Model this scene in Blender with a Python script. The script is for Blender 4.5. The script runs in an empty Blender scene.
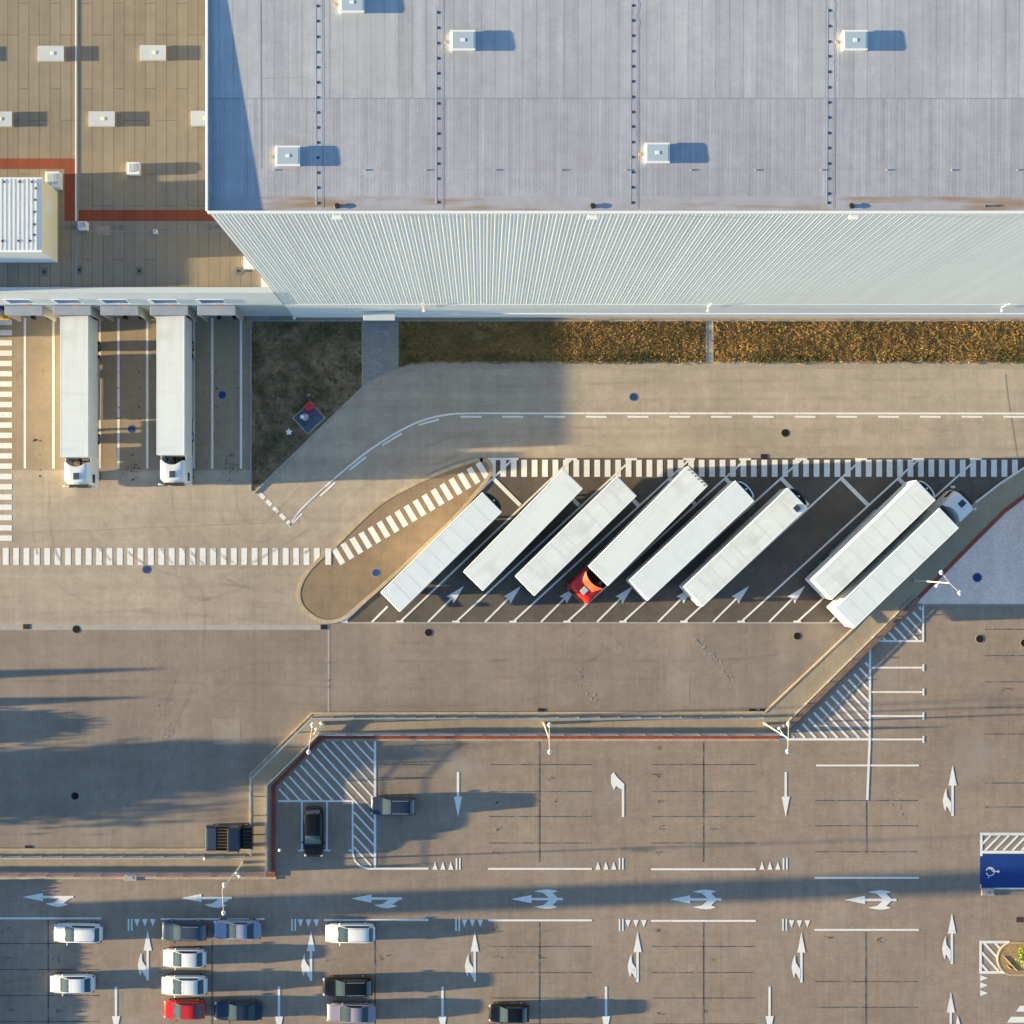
import bpy, bmesh, math, random
from mathutils import Vector, Matrix
from mathutils.geometry import tessellate_polygon
random.seed(7)
R = math.radians
sc = bpy.context.scene
COL = sc.collection

# ---------------------------------------------------------------- survey: the drone hovers at H metres
H, F, NX, NY = 115.0, 1190.0, 484.0, 548.0
def G(px, py, z=0.0):
    k = (H - z) / F
    return Vector(((px - NX) * k, (NY - py) * k, z))
def G2(px, py, z=0.0):
    v = G(px, py, z); return (v.x, v.y)
S = H / F            # metres per pixel on the ground

# ---------------------------------------------------------------- materials
def mat(name, base, rough=0.8, layers=(), metal=0.0, tint=None, brick=None, bump=0.0, bscale=20, coat=0.0, obj=True, spec=0.5):
    """layers: (scale_x, scale_y, detail, amount, lo, hi); multiplies the base by 1-amount..1+amount
       tint: (colour, scale_x, scale_y, lo, hi, max)"""
    m = bpy.data.materials.new(name); m.use_nodes = True
    nt = m.node_tree; N = nt.nodes; L = nt.links
    b = N['Principled BSDF']
    b.inputs['Roughness'].default_value = rough
    b.inputs['Metallic'].default_value = metal
    b.inputs['Specular IOR Level'].default_value = spec
    if coat: b.inputs['Coat Weight'].default_value = coat; b.inputs['Coat Roughness'].default_value = 0.08
    tc = N.new('ShaderNodeTexCoord')
    rgb = N.new('ShaderNodeRGB'); rgb.outputs[0].default_value = (*base, 1)
    cur = rgb.outputs[0]
    def mapping(sx, sy, sz=None, loc=(0,0,0), rz=0):
        mp = N.new('ShaderNodeMapping'); mp.inputs['Scale'].default_value = (sx, sy, sz if sz is not None else max(sx, sy))
        mp.inputs['Location'].default_value = loc; mp.inputs['Rotation'].default_value = (0, 0, rz)
        L.new(tc.outputs['Object'], mp.inputs[0]); return mp.outputs[0]
    def mul(a, fac_out):
        mx = N.new('ShaderNodeMix'); mx.data_type = 'RGBA'; mx.blend_type = 'MULTIPLY'; mx.inputs[0].default_value = 1
        L.new(a, mx.inputs[6]); L.new(fac_out, mx.inputs[7]); return mx.outputs[2]
    if brick:
        bw, rh, mortar, c1, c2, cm, rz = brick
        bt = N.new('ShaderNodeTexBrick'); bt.inputs['Scale'].default_value = 1
        bt.inputs['Brick Width'].default_value = bw; bt.inputs['Row Height'].default_value = rh
        bt.inputs['Mortar Size'].default_value = mortar; bt.inputs['Mortar Smooth'].default_value = 0.3
        bt.offset = 0.37; bt.offset_frequency = 3; bt.squash = 1
        bt.inputs['Color1'].default_value = (c1,)*3 + (1,); bt.inputs['Color2'].default_value = (c2,)*3 + (1,); bt.inputs['Mortar'].default_value = (cm,)*3 + (1,)
        L.new(mapping(1, 1, 1, (0.13, 0.21, 0), rz), bt.inputs[0])
        cur = mul(cur, bt.outputs[0])
    for i, (sx, sy, det, amt, lo, hi) in enumerate(layers):
        n = N.new('ShaderNodeTexNoise'); n.inputs['Scale'].default_value = 1; n.inputs['Detail'].default_value = det
        n.inputs['Roughness'].default_value = 0.6
        L.new(mapping(sx, sy, None, (i*13.7, i*5.1, i*3.3)), n.inputs[0])
        mr = N.new('ShaderNodeMapRange'); mr.inputs[1].default_value = lo; mr.inputs[2].default_value = hi
        mr.inputs[3].default_value = 1 - amt; mr.inputs[4].default_value = 1 + amt
        L.new(n.outputs[0], mr.inputs[0])
        cur = mul(cur, mr.outputs[0])
    for tn in (tint or ()):
        c, sx, sy, lo, hi, mxv = tn
        n = N.new('ShaderNodeTexNoise'); n.inputs['Scale'].default_value = 1; n.inputs['Detail'].default_value = 5
        L.new(mapping(sx, sy, None, (c[0]*50+7, c[1]*70, 2)), n.inputs[0])
        mr = N.new('ShaderNodeMapRange'); mr.inputs[1].default_value = lo; mr.inputs[2].default_value = hi
        mr.inputs[3].default_value = 0; mr.inputs[4].default_value = mxv
        L.new(n.outputs[0], mr.inputs[0])
        mx = N.new('ShaderNodeMix'); mx.data_type = 'RGBA'
        L.new(mr.outputs[0], mx.inputs[0]); L.new(cur, mx.inputs[6]); mx.inputs[7].default_value = (*c, 1)
        cur = mx.outputs[2]
    L.new(cur, b.inputs['Base Color'])
    if bump:
        n = N.new('ShaderNodeTexNoise'); n.inputs['Scale'].default_value = bscale; n.inputs['Detail'].default_value = 3
        L.new(tc.outputs['Object'], n.inputs[0])
        bp = N.new('ShaderNodeBump'); bp.inputs['Strength'].default_value = bump; bp.inputs['Distance'].default_value = 0.01
        L.new(n.outputs[0], bp.inputs['Height']); L.new(bp.outputs[0], b.inputs['Normal'])
    return m

M = {}
GR = [(0.07,0.07,3,0.12,0.3,0.7),(.3,.22,5,.05,.3,.7),(1.3,1.3,6,0.09,0.3,0.7),(.2,.9,5,.04,.3,.7),(7,7,3,0.10,0.25,0.75),(3.3,0.10,3,0.05,0.3,0.7)]
M['lot'] = mat('lot_pavers', (.283,.22,.172), .9, GR + [(1.6,.35,4,.07,.3,.7),(.35,3.0,3,.04,.3,.7)],
    tint=[((.30,.27,.245), .22,.22,.56,.72,.55),((.15,.135,.125), .7,.25,.62,.8,.35),((.30,.23,.19), .13,.3,.55,.75,.4)], brick=(.42,.21,.012,1.03,.95,.86,0))
M['yard'] = mat('yard_asphalt', (.245,.20,.165), .9, GR + [(.5,.06,4,.08,.3,.7),(.03,.6,4,.05,.3,.7)],
    tint=[((.33,.29,.25), .2,.2,.58,.8,.35),((.15,.135,.125), .25,.9,.62,.8,.3),((.33,.24,.16),.05,.35,.6,.8,.3)])
M['concrete'] = mat('yard_concrete', (.375,.31,.245), .85, GR + [(.5,.12,4,.07,.3,.7),(.02,.8,4,.10,.3,.7)],
    tint=[((.45,.38,.30), .12,.3,.5,.8,.4),((.28,.235,.19), .12,1.2,.60,.8,.3)])
M['dock'] = mat('dock_concrete', (.29,.23,.165), .85, GR,
    tint=[((.16,.13,.10), 1.1,.5,.64,.72,.7),((.33,.25,.155), .3,.2,.5,.7,.5)])
M['bay'] = mat('bay_setts', (.107,.09,.077), .9, GR + [(.4,.4,4,.15,.3,.7)], tint=[((.06,.055,.05), .6,.6,.6,.75,.5)], brick=(.3,.15,.01,1.05,.93,.85,0))
M['island'] = mat('island_setts', (.235,.17,.115), .9, GR + [(.5,.5,4,.12,.3,.7)], tint=[((.30,.22,.12), .25,.25,.5,.7,.6)])
M['walk'] = mat('walk_concrete', (.32,.26,.19), .85, GR)
M['path'] = mat('path_pavers', (.26,.25,.245), .9, GR, tint=[((.45,.42,.39), 1.4,1.4,.6,.72,.6)], brick=(.6,.3,.02,1.05,.95,.8,0))
M['gravel'] = mat('pale_gravel', (.80,.63,.57), .95, [(4,4,5,.14,.3,.7),(.5,.12,5,.12,.3,.7),(14,14,2,.15,.3,.7)])
M['shoulder'] = mat('shoulder_grit', (.34,.29,.23), .95, [(5,5,4,.18,.3,.7),(.6,.6,4,.1,.3,.7)])
M['soil'] = mat('dry_soil', (.17,.105,.04), .98, [(1.2,1.2,6,.35,.3,.7),(8,8,4,.3,.3,.7)], tint=[((.04,.05,.02), .5,.9,.50,.62,.8),((.30,.20,.08), 2,2,.58,.7,.6)])
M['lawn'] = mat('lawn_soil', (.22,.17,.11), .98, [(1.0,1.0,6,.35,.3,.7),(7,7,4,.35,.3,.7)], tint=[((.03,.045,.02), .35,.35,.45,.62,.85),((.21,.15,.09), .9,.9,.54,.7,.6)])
M['kerb'] = mat('kerb_concrete', (.43,.34,.235), .85, [(2,2,5,.18,.3,.7),(.4,.4,3,.12,.3,.7)])
M['kerb_grey'] = mat('kerb_grey', (.36,.34,.31), .85, [(2,2,5,.12,.3,.7)])
M['joint'] = mat('dark_paver_line', (.075,.078,.085), .9, [(3,3,4,.5,.3,.7)], tint=[((.20,.18,.17), 1.2,1.2,.5,.62,.85)])
M['red'] = mat('red_kerb_paint', (.26,.055,.035), .7, [(1.5,1.5,4,.25,.3,.7)])
M['paint'] = mat('white_road_paint', (.76,.745,.72), .75, [(5,5,4,.08,.3,.7)], tint=[((.36,.34,.31), 1.9,1.9,.60,.74,.5),((.52,.49,.45), .35,.5,.55,.8,.4)])
M['blue'] = mat('blue_bay_paint', (.004,.035,.20), .6, [(1,1,4,.15,.3,.7)])
M['tyre_mark'] = mat('oil_stain', (.035,.03,.028), .8)
M['wall'] = mat('corrugated_white_metal', (.78,.83,.86), .5, [(.05,.05,3,.03,.3,.7),(1.5,.02,3,.03,.3,.7)], spec=.4, brick=(300,1.04,.012,1.03,.965,.86,R(90)), tint=[((.58,.60,.58), .9,.05,.58,.8,.35)])
M['wall2'] = mat('smooth_panel', (.72,.77,.81), .55, [(.1,.1,3,.03,.3,.7)], spec=.4)
M['plinth'] = mat('plinth_panel', (.70,.77,.84), .5, [(.1,.1,3,.03,.3,.7)])
M['coping'] = mat('coping_metal', (.80,.82,.82), .5)
M['roof_a'] = mat('roof_membrane_wide', (.40,.41,.445), .8, [(.12,.12,4,.09,.3,.7),(2.2,.05,4,.12,.3,.7),(1.2,1.2,5,.08,.3,.7),(8,8,2,.06,.3,.7)],
    tint=[((.46,.49,.50), .3,.07,.52,.7,.5),((.33,.30,.36), .09,.1,.55,.72,.45)], brick=(16,.92,.035,1.07,.93,.74,R(90)))
M['roof_b'] = mat('roof_membrane_narrow', (.385,.39,.435), .8, [(.12,.12,4,.09,.3,.7),(3,.05,4,.13,.3,.7),(1.2,1.2,5,.08,.3,.7),(8,8,2,.06,.3,.7)],
    tint=[((.45,.48,.50), .4,.07,.55,.7,.4),((.33,.30,.36), .12,.1,.52,.70,.5)], brick=(40,.23,.03,1.06,.94,.86,R(90)))
M['roof_dirt'] = mat('roof_gutter_dirt', (.38,.375,.42), .9, [(1,1,5,.1,.3,.7)], tint=[((.30,.20,.12), .16,1.6,.50,.66,.85)])
M['roof_low'] = mat('low_roof_membrane', (.24,.208,.163), .85, [(.1,.1,4,.08,.3,.7),(1,1,5,.07,.3,.7),(5,.1,3,.06,.3,.7)],
    tint=[((.36,.26,.14), .12,.12,.55,.75,.5)], brick=(7.5,.93,.045,1.06,.94,.64,R(90)))
M['roof_red'] = mat('red_roof_strip', (.235,.052,.022), .85, [(1,.3,4,.15,.3,.7)], brick=(9,.93,.03,1.05,.95,.8,R(90)))
M['roof_dark'] = mat('parapet_flashing', (.24,.28,.36), .7, [(1,1,4,.1,.3,.7)])
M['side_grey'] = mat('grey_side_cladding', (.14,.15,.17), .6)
M['cable_grey'] = mat('cable_grey', (.20,.22,.32), .7)
M['seam_pale'] = mat('pale_seam', (.44,.44,.48), .7, [(1,1,4,.15,.3,.7)])
M['coping_grey'] = mat('grey_coping', (.50,.56,.60), .5)
M['lid'] = mat('vent_lid', (.50,.55,.60), .5, [(.8,.8,3,.05,.3,.7)])
M['patch'] = mat('roof_patch', (.16,.15,.14), .8)
M['brown_kerb'] = mat('brown_kerb_top', (.25,.15,.10), .8, [(1.5,1.5,4,.2,.3,.7)])
M['dust'] = mat('pale_dust', (.36,.33,.29), .9)
M['asphalt_patch'] = mat('pale_asphalt_patch', (.275,.235,.195), .9, GR)
M['seam_dark'] = mat('dark_seam', (.30,.265,.22), .9, [(2,2,4,.2,.3,.7)])
M['planter_soil'] = mat('planter_soil', (.36,.23,.12), .95, [(4,4,4,.35,.3,.7),(12,12,3,.3,.3,.7)])
M['tyre_track'] = mat('tyre_track', (.13,.115,.10), .9)
def _fade(m, amt):
    nt = m.node_tree; tc = nt.nodes.new('ShaderNodeTexCoord'); n = nt.nodes.new('ShaderNodeTexNoise'); n.inputs['Scale'].default_value = .35; n.inputs['Detail'].default_value = 5
    mr = nt.nodes.new('ShaderNodeMapRange'); mr.inputs[1].default_value = .42; mr.inputs[2].default_value = .72; mr.inputs[3].default_value = 0; mr.inputs[4].default_value = amt
    nt.links.new(tc.outputs['Object'], n.inputs[0]); nt.links.new(n.outputs[0], mr.inputs[0]); nt.links.new(mr.outputs[0], nt.nodes['Principled BSDF'].inputs['Alpha'])
_fade(M['tyre_track'], .13)
M['cream'] = mat('cream_cladding', (.80,.74,.56), .6)
M['metal_white'] = mat('white_metal', (.74,.76,.77), .45, [(.6,.6,3,.04,.3,.7)])
M['galv'] = mat('galvanised_steel', (.52,.53,.53), .45, metal=.6)
M['pole'] = mat('pole_paint', (.60,.58,.50), .5)
M['lens'] = mat('lamp_glass', (.55,.62,.68), .2)
M['panel'] = mat('vent_dome', (.42,.50,.55), .35)
M['black'] = mat('black_plastic', (.02,.021,.023), .6)
M['navy'] = mat('dark_cap', (.03,.045,.09), .6)
M['manhole_blue'] = mat('blue_manhole', (.02,.055,.19), .8, [(3,3,2,.2,.3,.7)], spec=.2)
M['manhole'] = mat('iron_manhole', (.018,.015,.017), .9, [(5,5,2,.2,.3,.7)], spec=.15)
M['rust'] = mat('rusty_grate', (.09,.05,.03), .8)
M['shelter'] = mat('dock_shelter_fabric', (.27,.31,.40), .8, [(1,1,4,.1,.3,.7)])
M['shelter_side'] = mat('dock_shelter_side', (.30,.29,.28), .8)
M['winglass'] = mat('window_glass', (.07,.17,.42), .5)
M['yellow'] = mat('yellow_paint', (.75,.42,.02), .5)
M['orange'] = mat('orange_timber', (.34,.15,.05), .7, [(2,6,4,.3,.3,.7)])
M['trailer'] = mat('trailer_white', (.74,.78,.78), .4, [(.6,.6,4,.03,.3,.7)], coat=.2, tint=[((.46,.45,.40), .9,.25,.54,.75,.35),((.62,.66,.68), .15,1.5,.5,.7,.5)])
M['trailer_aged'] = mat('trailer_aged', (.72,.76,.75), .5, [(.6,.6,4,.05,.3,.7),(.25,3,4,.04,.3,.7)], coat=.1, tint=[((.50,.48,.42), 1.1,.3,.55,.75,.4),((.55,.58,.58), .3,.8,.5,.7,.5)])
M['trailer_cool'] = mat('trailer_cool', (.70,.76,.79), .4, [(.6,.6,4,.04,.3,.7),(3,.2,4,.03,.3,.7)], coat=.2, tint=[((.50,.52,.50), .5,.5,.58,.75,.35)])
M['trailer_side'] = mat('trailer_curtain', (.66,.67,.66), .5, [(1.5,.2,3,.05,.3,.7)])
M['dark_steel'] = mat('chassis_steel', (.035,.037,.04), .6)
M['tyre'] = mat('tyre_rubber', (.02,.02,.021), .85)
M['rim'] = mat('wheel_rim', (.45,.46,.47), .3, metal=.8)
M['cab_white'] = mat('cab_white', (.74,.76,.78), .3, coat=.5)
M['cab_red'] = mat('cab_red', (.62,.02,.012), .3, coat=.5)
M['cab_red_sunlit'] = mat('cab_red_sunlit', (.80,.085,.02), .35, coat=.4)  # red lifted to orange, painting sunlight onto the cab deflector
M['cab_glass'] = mat('cab_glass', (.012,.016,.02), .08, spec=.8)
M['glass'] = mat('car_glass', (.04,.062,.068), .10, spec=.7)
M['lamp_red'] = mat('tail_lamp', (.35,.01,.01), .25)
M['lamp_clear'] = mat('head_lamp', (.65,.68,.70), .12)
M['slab'] = mat('blue_slab', (.05,.09,.17), .6, [(2,2,4,.15,.3,.7)])
M['redbox'] = mat('red_enamel', (.55,.02,.02), .45)
M['leaf'] = mat('leaf_green', (.055,.10,.02), .7, [(1.2,1.2,3,.4,.3,.7)])
M['leaf_yellow'] = mat('leaf_yellow', (.15,.24,.03), .7, [(2,2,3,.4,.3,.7)])
M['trunk'] = mat('bark', (.09,.065,.045), .9)
M['grass_dry'] = mat('dry_grass', (.43,.285,.105), .9, [(.22,.3,4,.35,.3,.7),(.9,.9,3,.25,.3,.7),(4,4,3,.35,.3,.7)], tint=[((.12,.13,.04), .35,.6,.56,.7,.7)])
M['grass_green'] = mat('green_grass', (.11,.15,.035), .9, [(1,1,3,.3,.3,.7)])
M['grass_dull'] = mat('dull_grass', (.38,.25,.14), .9, [(1,1,3,.3,.3,.7),(3,3,3,.35,.3,.7)])
def car_paint(n, c, metal=.0, rough=.3): M[n] = mat(n, c, rough, metal=metal, coat=.6)
car_paint('paint_white', (.68,.70,.72)); car_paint('paint_red', (.50,.012,.010)); M['paint_black'] = mat('paint_black', (.006,.007,.008), .25, coat=.25, spec=.3)
car_paint('paint_navy', (.014,.025,.055), .2); car_paint('paint_slate', (.05,.07,.11), .3); car_paint('paint_silverblue', (.30,.34,.46), .3)
car_paint('paint_mauve', (.33,.30,.36), .3); car_paint('paint_blue', (.022,.034,.07), .3)

# ---------------------------------------------------------------- mesh builder
class MB:
    def __init__(s): s.v = []; s.f = []
    def add(s, vs, fs):
        o = len(s.v); s.v += [tuple(v) for v in vs]; s.f += [tuple(i + o for i in f) for f in fs]; return s
    def box(s, c, d, rz=0, bev=0):
        x, y, z = d[0]/2, d[1]/2, d[2]/2
        if bev:
            b = min(bev, x*.9, y*.9, z*.9)
            bm = bmesh.new(); bmesh.ops.create_cube(bm, size=1)
            for v in bm.verts: v.co = Vector((v.co.x*2*x, v.co.y*2*y, v.co.z*2*z))
            bmesh.ops.bevel(bm, geom=bm.edges[:], offset=b, segments=2, affect='EDGES', profile=.5)
            vs = [v.co.copy() for v in bm.verts]; fs = [[v.index for v in f.verts] for f in bm.faces]; bm.free()
        else:
            vs = [Vector(p) for p in ((-x,-y,-z),(x,-y,-z),(x,y,-z),(-x,y,-z),(-x,-y,z),(x,-y,z),(x,y,z),(-x,y,z))]
            fs = [(0,3,2,1),(4,5,6,7),(0,1,5,4),(1,2,6,5),(2,3,7,6),(3,0,4,7)]
        m = Matrix.Rotation(rz, 3, 'Z'); c = Vector(c)
        return s.add([m @ v + c for v in vs], fs)
    def b2(s, x0, x1, y0, y1, z0, z1, bev=0):
        return s.box(((x0+x1)/2, (y0+y1)/2, (z0+z1)/2), (abs(x1-x0), abs(y1-y0), abs(z1-z0)), 0, bev)
    def cyl(s, p0, p1, r0, r1=None, n=10, caps=True):
        r1 = r0 if r1 is None else r1; p0 = Vector(p0); p1 = Vector(p1); d = (p1-p0).normalized()
        u = d.orthogonal().normalized(); w = d.cross(u)
        vs = []
        for p, r in ((p0, r0), (p1, r1)):
            for k in range(n):
                a = 2*math.pi*k/n; vs.append(p + u*math.cos(a)*r + w*math.sin(a)*r)
        fs = [(k, (k+1) % n, n+(k+1) % n, n+k) for k in range(n)]
        if caps: fs += [tuple(range(n))[::-1], tuple(range(n, 2*n))]
        return s.add(vs, fs)
    def poly(s, pts, z):
        pts = [(p[0], p[1]) for p in pts]
        a = sum(pts[i][0]*pts[(i+1) % len(pts)][1] - pts[(i+1) % len(pts)][0]*pts[i][1] for i in range(len(pts)))
        if a < 0: pts = pts[::-1]
        tris = []
        for t in tessellate_polygon([[Vector((x, y, 0)) for x, y in pts]]):
            (ax, ay), (bx, by), (cx, cy) = [pts[i] for i in t]
            tris.append(tuple(t) if (bx-ax)*(cy-ay)-(by-ay)*(cx-ax) > 0 else tuple(t)[::-1])
        return s.add([(x, y, z) for x, y in pts], tris)
    def prism(s, pts, z0, z1):
        s.poly(pts, z1); n = len(pts)
        a = sum(pts[i][0]*pts[(i+1) % n][1] - pts[(i+1) % n][0]*pts[i][1] for i in range(n))
        if a < 0: pts = pts[::-1]
        vs = [(p[0], p[1], z0) for p in pts] + [(p[0], p[1], z1) for p in pts]
        return s.add(vs, [(k, (k+1) % n, n+(k+1) % n, n+k) for k in range(n)])
    def ribbon(s, pts, w, z0, z1=None):
        """a strip of width w along a polyline; z1 gives it a height (a kerb)"""
        P = [Vector((p[0], p[1])) for p in pts]; Lf = []; Rt = []
        for i, p in enumerate(P):
            a = (P[i] - P[i-1]).normalized() if i else (P[1]-P[0]).normalized()
            b = (P[i+1] - P[i]).normalized() if i < len(P)-1 else a
            na = Vector((-a.y, a.x)); nb = Vector((-b.y, b.x)); n = (na+nb).normalized()
            k = (w/2) / max(.4, n.dot(na)); Lf.append(p + n*k); Rt.append(p - n*k)
        for i in range(len(P)-1):
            q = [Rt[i], Rt[i+1], Lf[i+1], Lf[i]]
            if z1 is None: s.add([(v.x, v.y, z0) for v in q], [(0,1,2,3)])
            else:
                vs = [(v.x, v.y, z0) for v in q] + [(v.x, v.y, z1) for v in q]
                fs = [(4,5,6,7),(0,1,5,4),(2,3,7,6)]
                if i == 0: fs.append((3,0,4,7))
                if i == len(P)-2: fs.append((1,2,6,5))
                s.add(vs, fs)
        return s
    def blob(s, c, r, sx=1, sy=1, sz=1, n=2, jit=0):
        bm = bmesh.new(); bmesh.ops.create_icosphere(bm, subdivisions=n, radius=r)
        vs = []
        for v in bm.verts:
            k = 1 + random.uniform(-jit, jit); vs.append((c[0]+v.co.x*sx*k, c[1]+v.co.y*sy*k, c[2]+v.co.z*sz*k))
        s.add(vs, [[v.index for v in f.verts] for f in bm.faces]); bm.free(); return s
    def build(s, name, m, parent=None, smooth=False, **tags):
        me = bpy.data.meshes.new(name); me.from_pydata(s.v, [], s.f); me.validate(); me.update()
        if smooth:
            me.shade_smooth()
            try: me.set_sharp_from_angle(angle=R(35))
            except Exception: pass
        o = bpy.data.objects.new(name, me); COL.objects.link(o)
        me.materials.append(M[m] if isinstance(m, str) else m)
        if parent: o.parent = parent
        for k, v in tags.items(): o[k] = v
        return o

def thing(name, label, cat, loc=(0,0,0), rz=0, group=None, kind=None):
    o = bpy.data.objects.new(name, None); COL.objects.link(o); o.empty_display_size = .3
    o.location = loc; o.rotation_euler = (0, 0, rz); o['label'] = label; o['category'] = cat
    if group: o['group'] = group
    if kind: o['kind'] = kind
    return o
def tag(o, label, cat, group=None, kind=None):
    o['label'] = label; o['category'] = cat
    if group: o['group'] = group
    if kind: o['kind'] = kind
    return o
def recentre(o, loc):
    """origin of a one-mesh thing at its base"""
    loc = Vector(loc); o.data.transform(Matrix.Translation(-loc)); o.location = loc; return o
def copy_tree(o, parent=None):
    c = o.copy(); COL.objects.link(c); c.parent = parent
    for ch in list(o.children): copy_tree(ch, c)
    return c
def struct(o, label, cat): return tag(o, label, cat, None, 'structure')
def Gs(l, z=0): return [G2(x, y, z) for x, y in l]

# ================================================================= GROUND
g = MB(); g.add([(-1500,-1500,0),(1500,-1500,0),(1500,1500,0),(-1500,1500,0)], [(0,1,2,3)])
struct(g.build('ground', 'lot'), 'brownish grey car park paving with faint stall grid', 'ground')
BAY = [(1024,468),(1000,484),(975,502)]
yard = MB().poly(Gs([(-900,630),(330,630),(330,622),(862,622),(765,712),(312,713),(250,774),(250,849),(-900,849)]), .004)
struct(yard.build('yard', 'yard'), 'worn grey asphalt yard between the truck bays and the pavement', 'yard')
conc = MB().poly(Gs([(-900,470),(256,470),(256,492),(363,386),(380,374),(400,366),(430,363),(2000,363),(2000,458),(490,458),(478,492),(418,552),(345,622),(330,622),(330,630),(-900,630)]), .006)
struct(conc.build('road', 'concrete'), 'pale beige concrete road beside the warehouse and around the truck bays', 'road')
dock = MB().poly(Gs([(-900,310),(251,310),(251,470),(-900,470)]), .010)
struct(dock.build('loading_yard', 'dock'), 'tan concrete apron in front of the loading docks', 'yard')
bay = MB().poly(Gs([(490,458),(1040,458),(1024,470),(1000,485),(975,503),(850,622),(345,622),(418,552),(478,492)]), .008)
struct(bay.build('truck_park_surface', 'bay'), 'dark brown paved surface under the angled truck bays', 'paving')
apr = MB().poly(Gs([(283,308),(2000,308),(2000,321),(283,321)]), .010)
struct(apr.build('path', 'walk'), 'narrow tan concrete strip along the foot of the warehouse', 'path')
apr2 = MB().poly(Gs([(251,308),(283,308),(283,321),(251,321)]), .010)
struct(apr2.build('path', 'path'), 'short grey strip between the last dock and the warehouse corner', 'path')
# verge
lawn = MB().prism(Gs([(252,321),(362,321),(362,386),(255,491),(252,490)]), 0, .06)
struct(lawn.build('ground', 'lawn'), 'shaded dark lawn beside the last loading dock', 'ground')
verge = MB().prism(Gs([(399,321),(706,321),(706,361),(430,361),(412,363),(399,367)]), 0, .06)
struct(verge.build('ground', 'soil'), 'orange brown dry verge left of the narrow cross path', 'ground')
verge = MB().prism(Gs([(713,321),(1900,321),(1900,361),(713,361)]), 0, .06)
struct(verge.build('ground', 'soil'), 'orange brown dry verge right of the narrow cross path', 'ground')
wk = MB().prism(Gs([(363,314),(397.5,314),(397.5,369),(380,375),(363,387)]), 0, .05)
struct(wk.build('pavement', 'path'), 'grey paved walk from the warehouse door to the road', 'pavement')
wk = MB().prism(Gs([(707,320),(712.5,320),(712,362),(706.5,362)]), 0, .08)
struct(wk.build('pavement', 'kerb_grey'), 'narrow pale path crossing the dry verge', 'pavement')
sh = MB().poly(Gs([(399,367),(412,363),(430,361),(1900,361),(1900,369),(440,369),(410,372),(392,379),(380,374)]), .012)
struct(sh.build('road_shoulder', 'shoulder'), 'pale gritty shoulder between verge and road', 'road shoulder')
kb = MB(); kb.ribbon(Gs([(251,321),(251,491)]), .13, 0, .10); kb.ribbon(Gs([(254,493),(363,387),(372,380)]), .16, 0, .09)
kb.ribbon(Gs([(251,321),(362,321)]), .1, 0, .08); kb.ribbon(Gs([(362.5,316),(362.5,387)]), .1, 0, .09); kb.ribbon(Gs([(398,316),(398,368)]), .1, 0, .09)
kb.ribbon(Gs([(398,321),(1900,321)]), .1, 0, .09); kb.ribbon(Gs([(706.3,321),(706.3,362)]), .08, 0, .1); kb.ribbon(Gs([(712.8,321),(712.8,362)]), .08, 0, .1)
struct(kb.build('kerb', 'kerb_grey'), 'grey kerbs edging the lawn, walks and verge', 'kerb')
# gravel triangle and the pavement right of it
gv = MB().prism(Gs([(1004,513),(1024,497),(1200,400),(1900,400),(1900,604),(924,604),(916,603)]), 0, .05)
struct(gv.build('gravel', 'gravel'), 'pale lilac gravel area at the right edge', 'gravel')
gk = MB().ribbon(Gs([(916,605),(1900,605)]), .12, 0, .09); struct(gk.build('kerb', 'kerb_grey'), 'straight kerb along the bottom of the gravel area', 'kerb')
EDGE_R = [(778,735),(795,720),(875,641),(918,598),(975,540),(1004,511),(1024,496),(1060,474),(1140,440)]
EDGE_L = [(765,712),(853,628.7),(975,502.5),(1000,485),(1024,469),(1060,450),(1140,420)]
pv = MB().prism(Gs([(-900,849),(250,849),(250,774),(312,713)] + EDGE_L + EDGE_R[::-1] + [(322,735),(272,785),(272,876),(-900,876)]), 0, .12)
struct(pv.build('pavement', 'walk'), 'raised beige pavement between the truck yard and the car park', 'pavement')
kb = MB(); kb.ribbon(Gs([(-900,849),(250,849),(250,774),(312,713),(765,712)]), .16, 0, .15)
kb.ribbon(Gs(EDGE_L), .16, 0, .15)
struct(kb.build('kerb', 'kerb'), 'sandy kerb on the truck side of the raised pavement', 'kerb')
RED1 = [(-900,874.3),(273.5,874.3),(273.5,786),(322.5,736.6),(779,736.6)]
rk = MB(); rk.ribbon(Gs(RED1), .36, 0, .165); rk.ribbon(Gs(EDGE_R[3:]), .36, 0, .16)
struct(rk.build('kerb', 'red'), 'red painted kerb on the car park side of the pavement', 'kerb')
kb = MB(); kb.ribbon(Gs([(-900,877.8),(276,877.8)]), .24, 0, .10); kb.ribbon(Gs([(326,739.8),(779,739.8)]), .22, 0, .10)
struct(kb.build('kerb', 'kerb'), 'tan kerb stones in front of the red kerb', 'kerb')
struct(MB().ribbon(Gs([(781,731.5)] + EDGE_R[1:4]), .42, 0, .26).build('kerb', 'brown_kerb'), 'tall brown kerb wall up the slanted pavement', 'kerb')
gt = MB().poly(Gs([(-900,625),(322,625),(322,629.6),(-900,629.6)]), .012)
gt.ribbon(Gs([(328.7,628),(328.7,713)]), .17, .012); gt.ribbon(Gs([(345,622.8),(846,622.8)]), .13, .018)
struct(gt.build('gutter', 'kerb_grey'), 'pale concrete channel across the yard', 'gutter')
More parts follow.
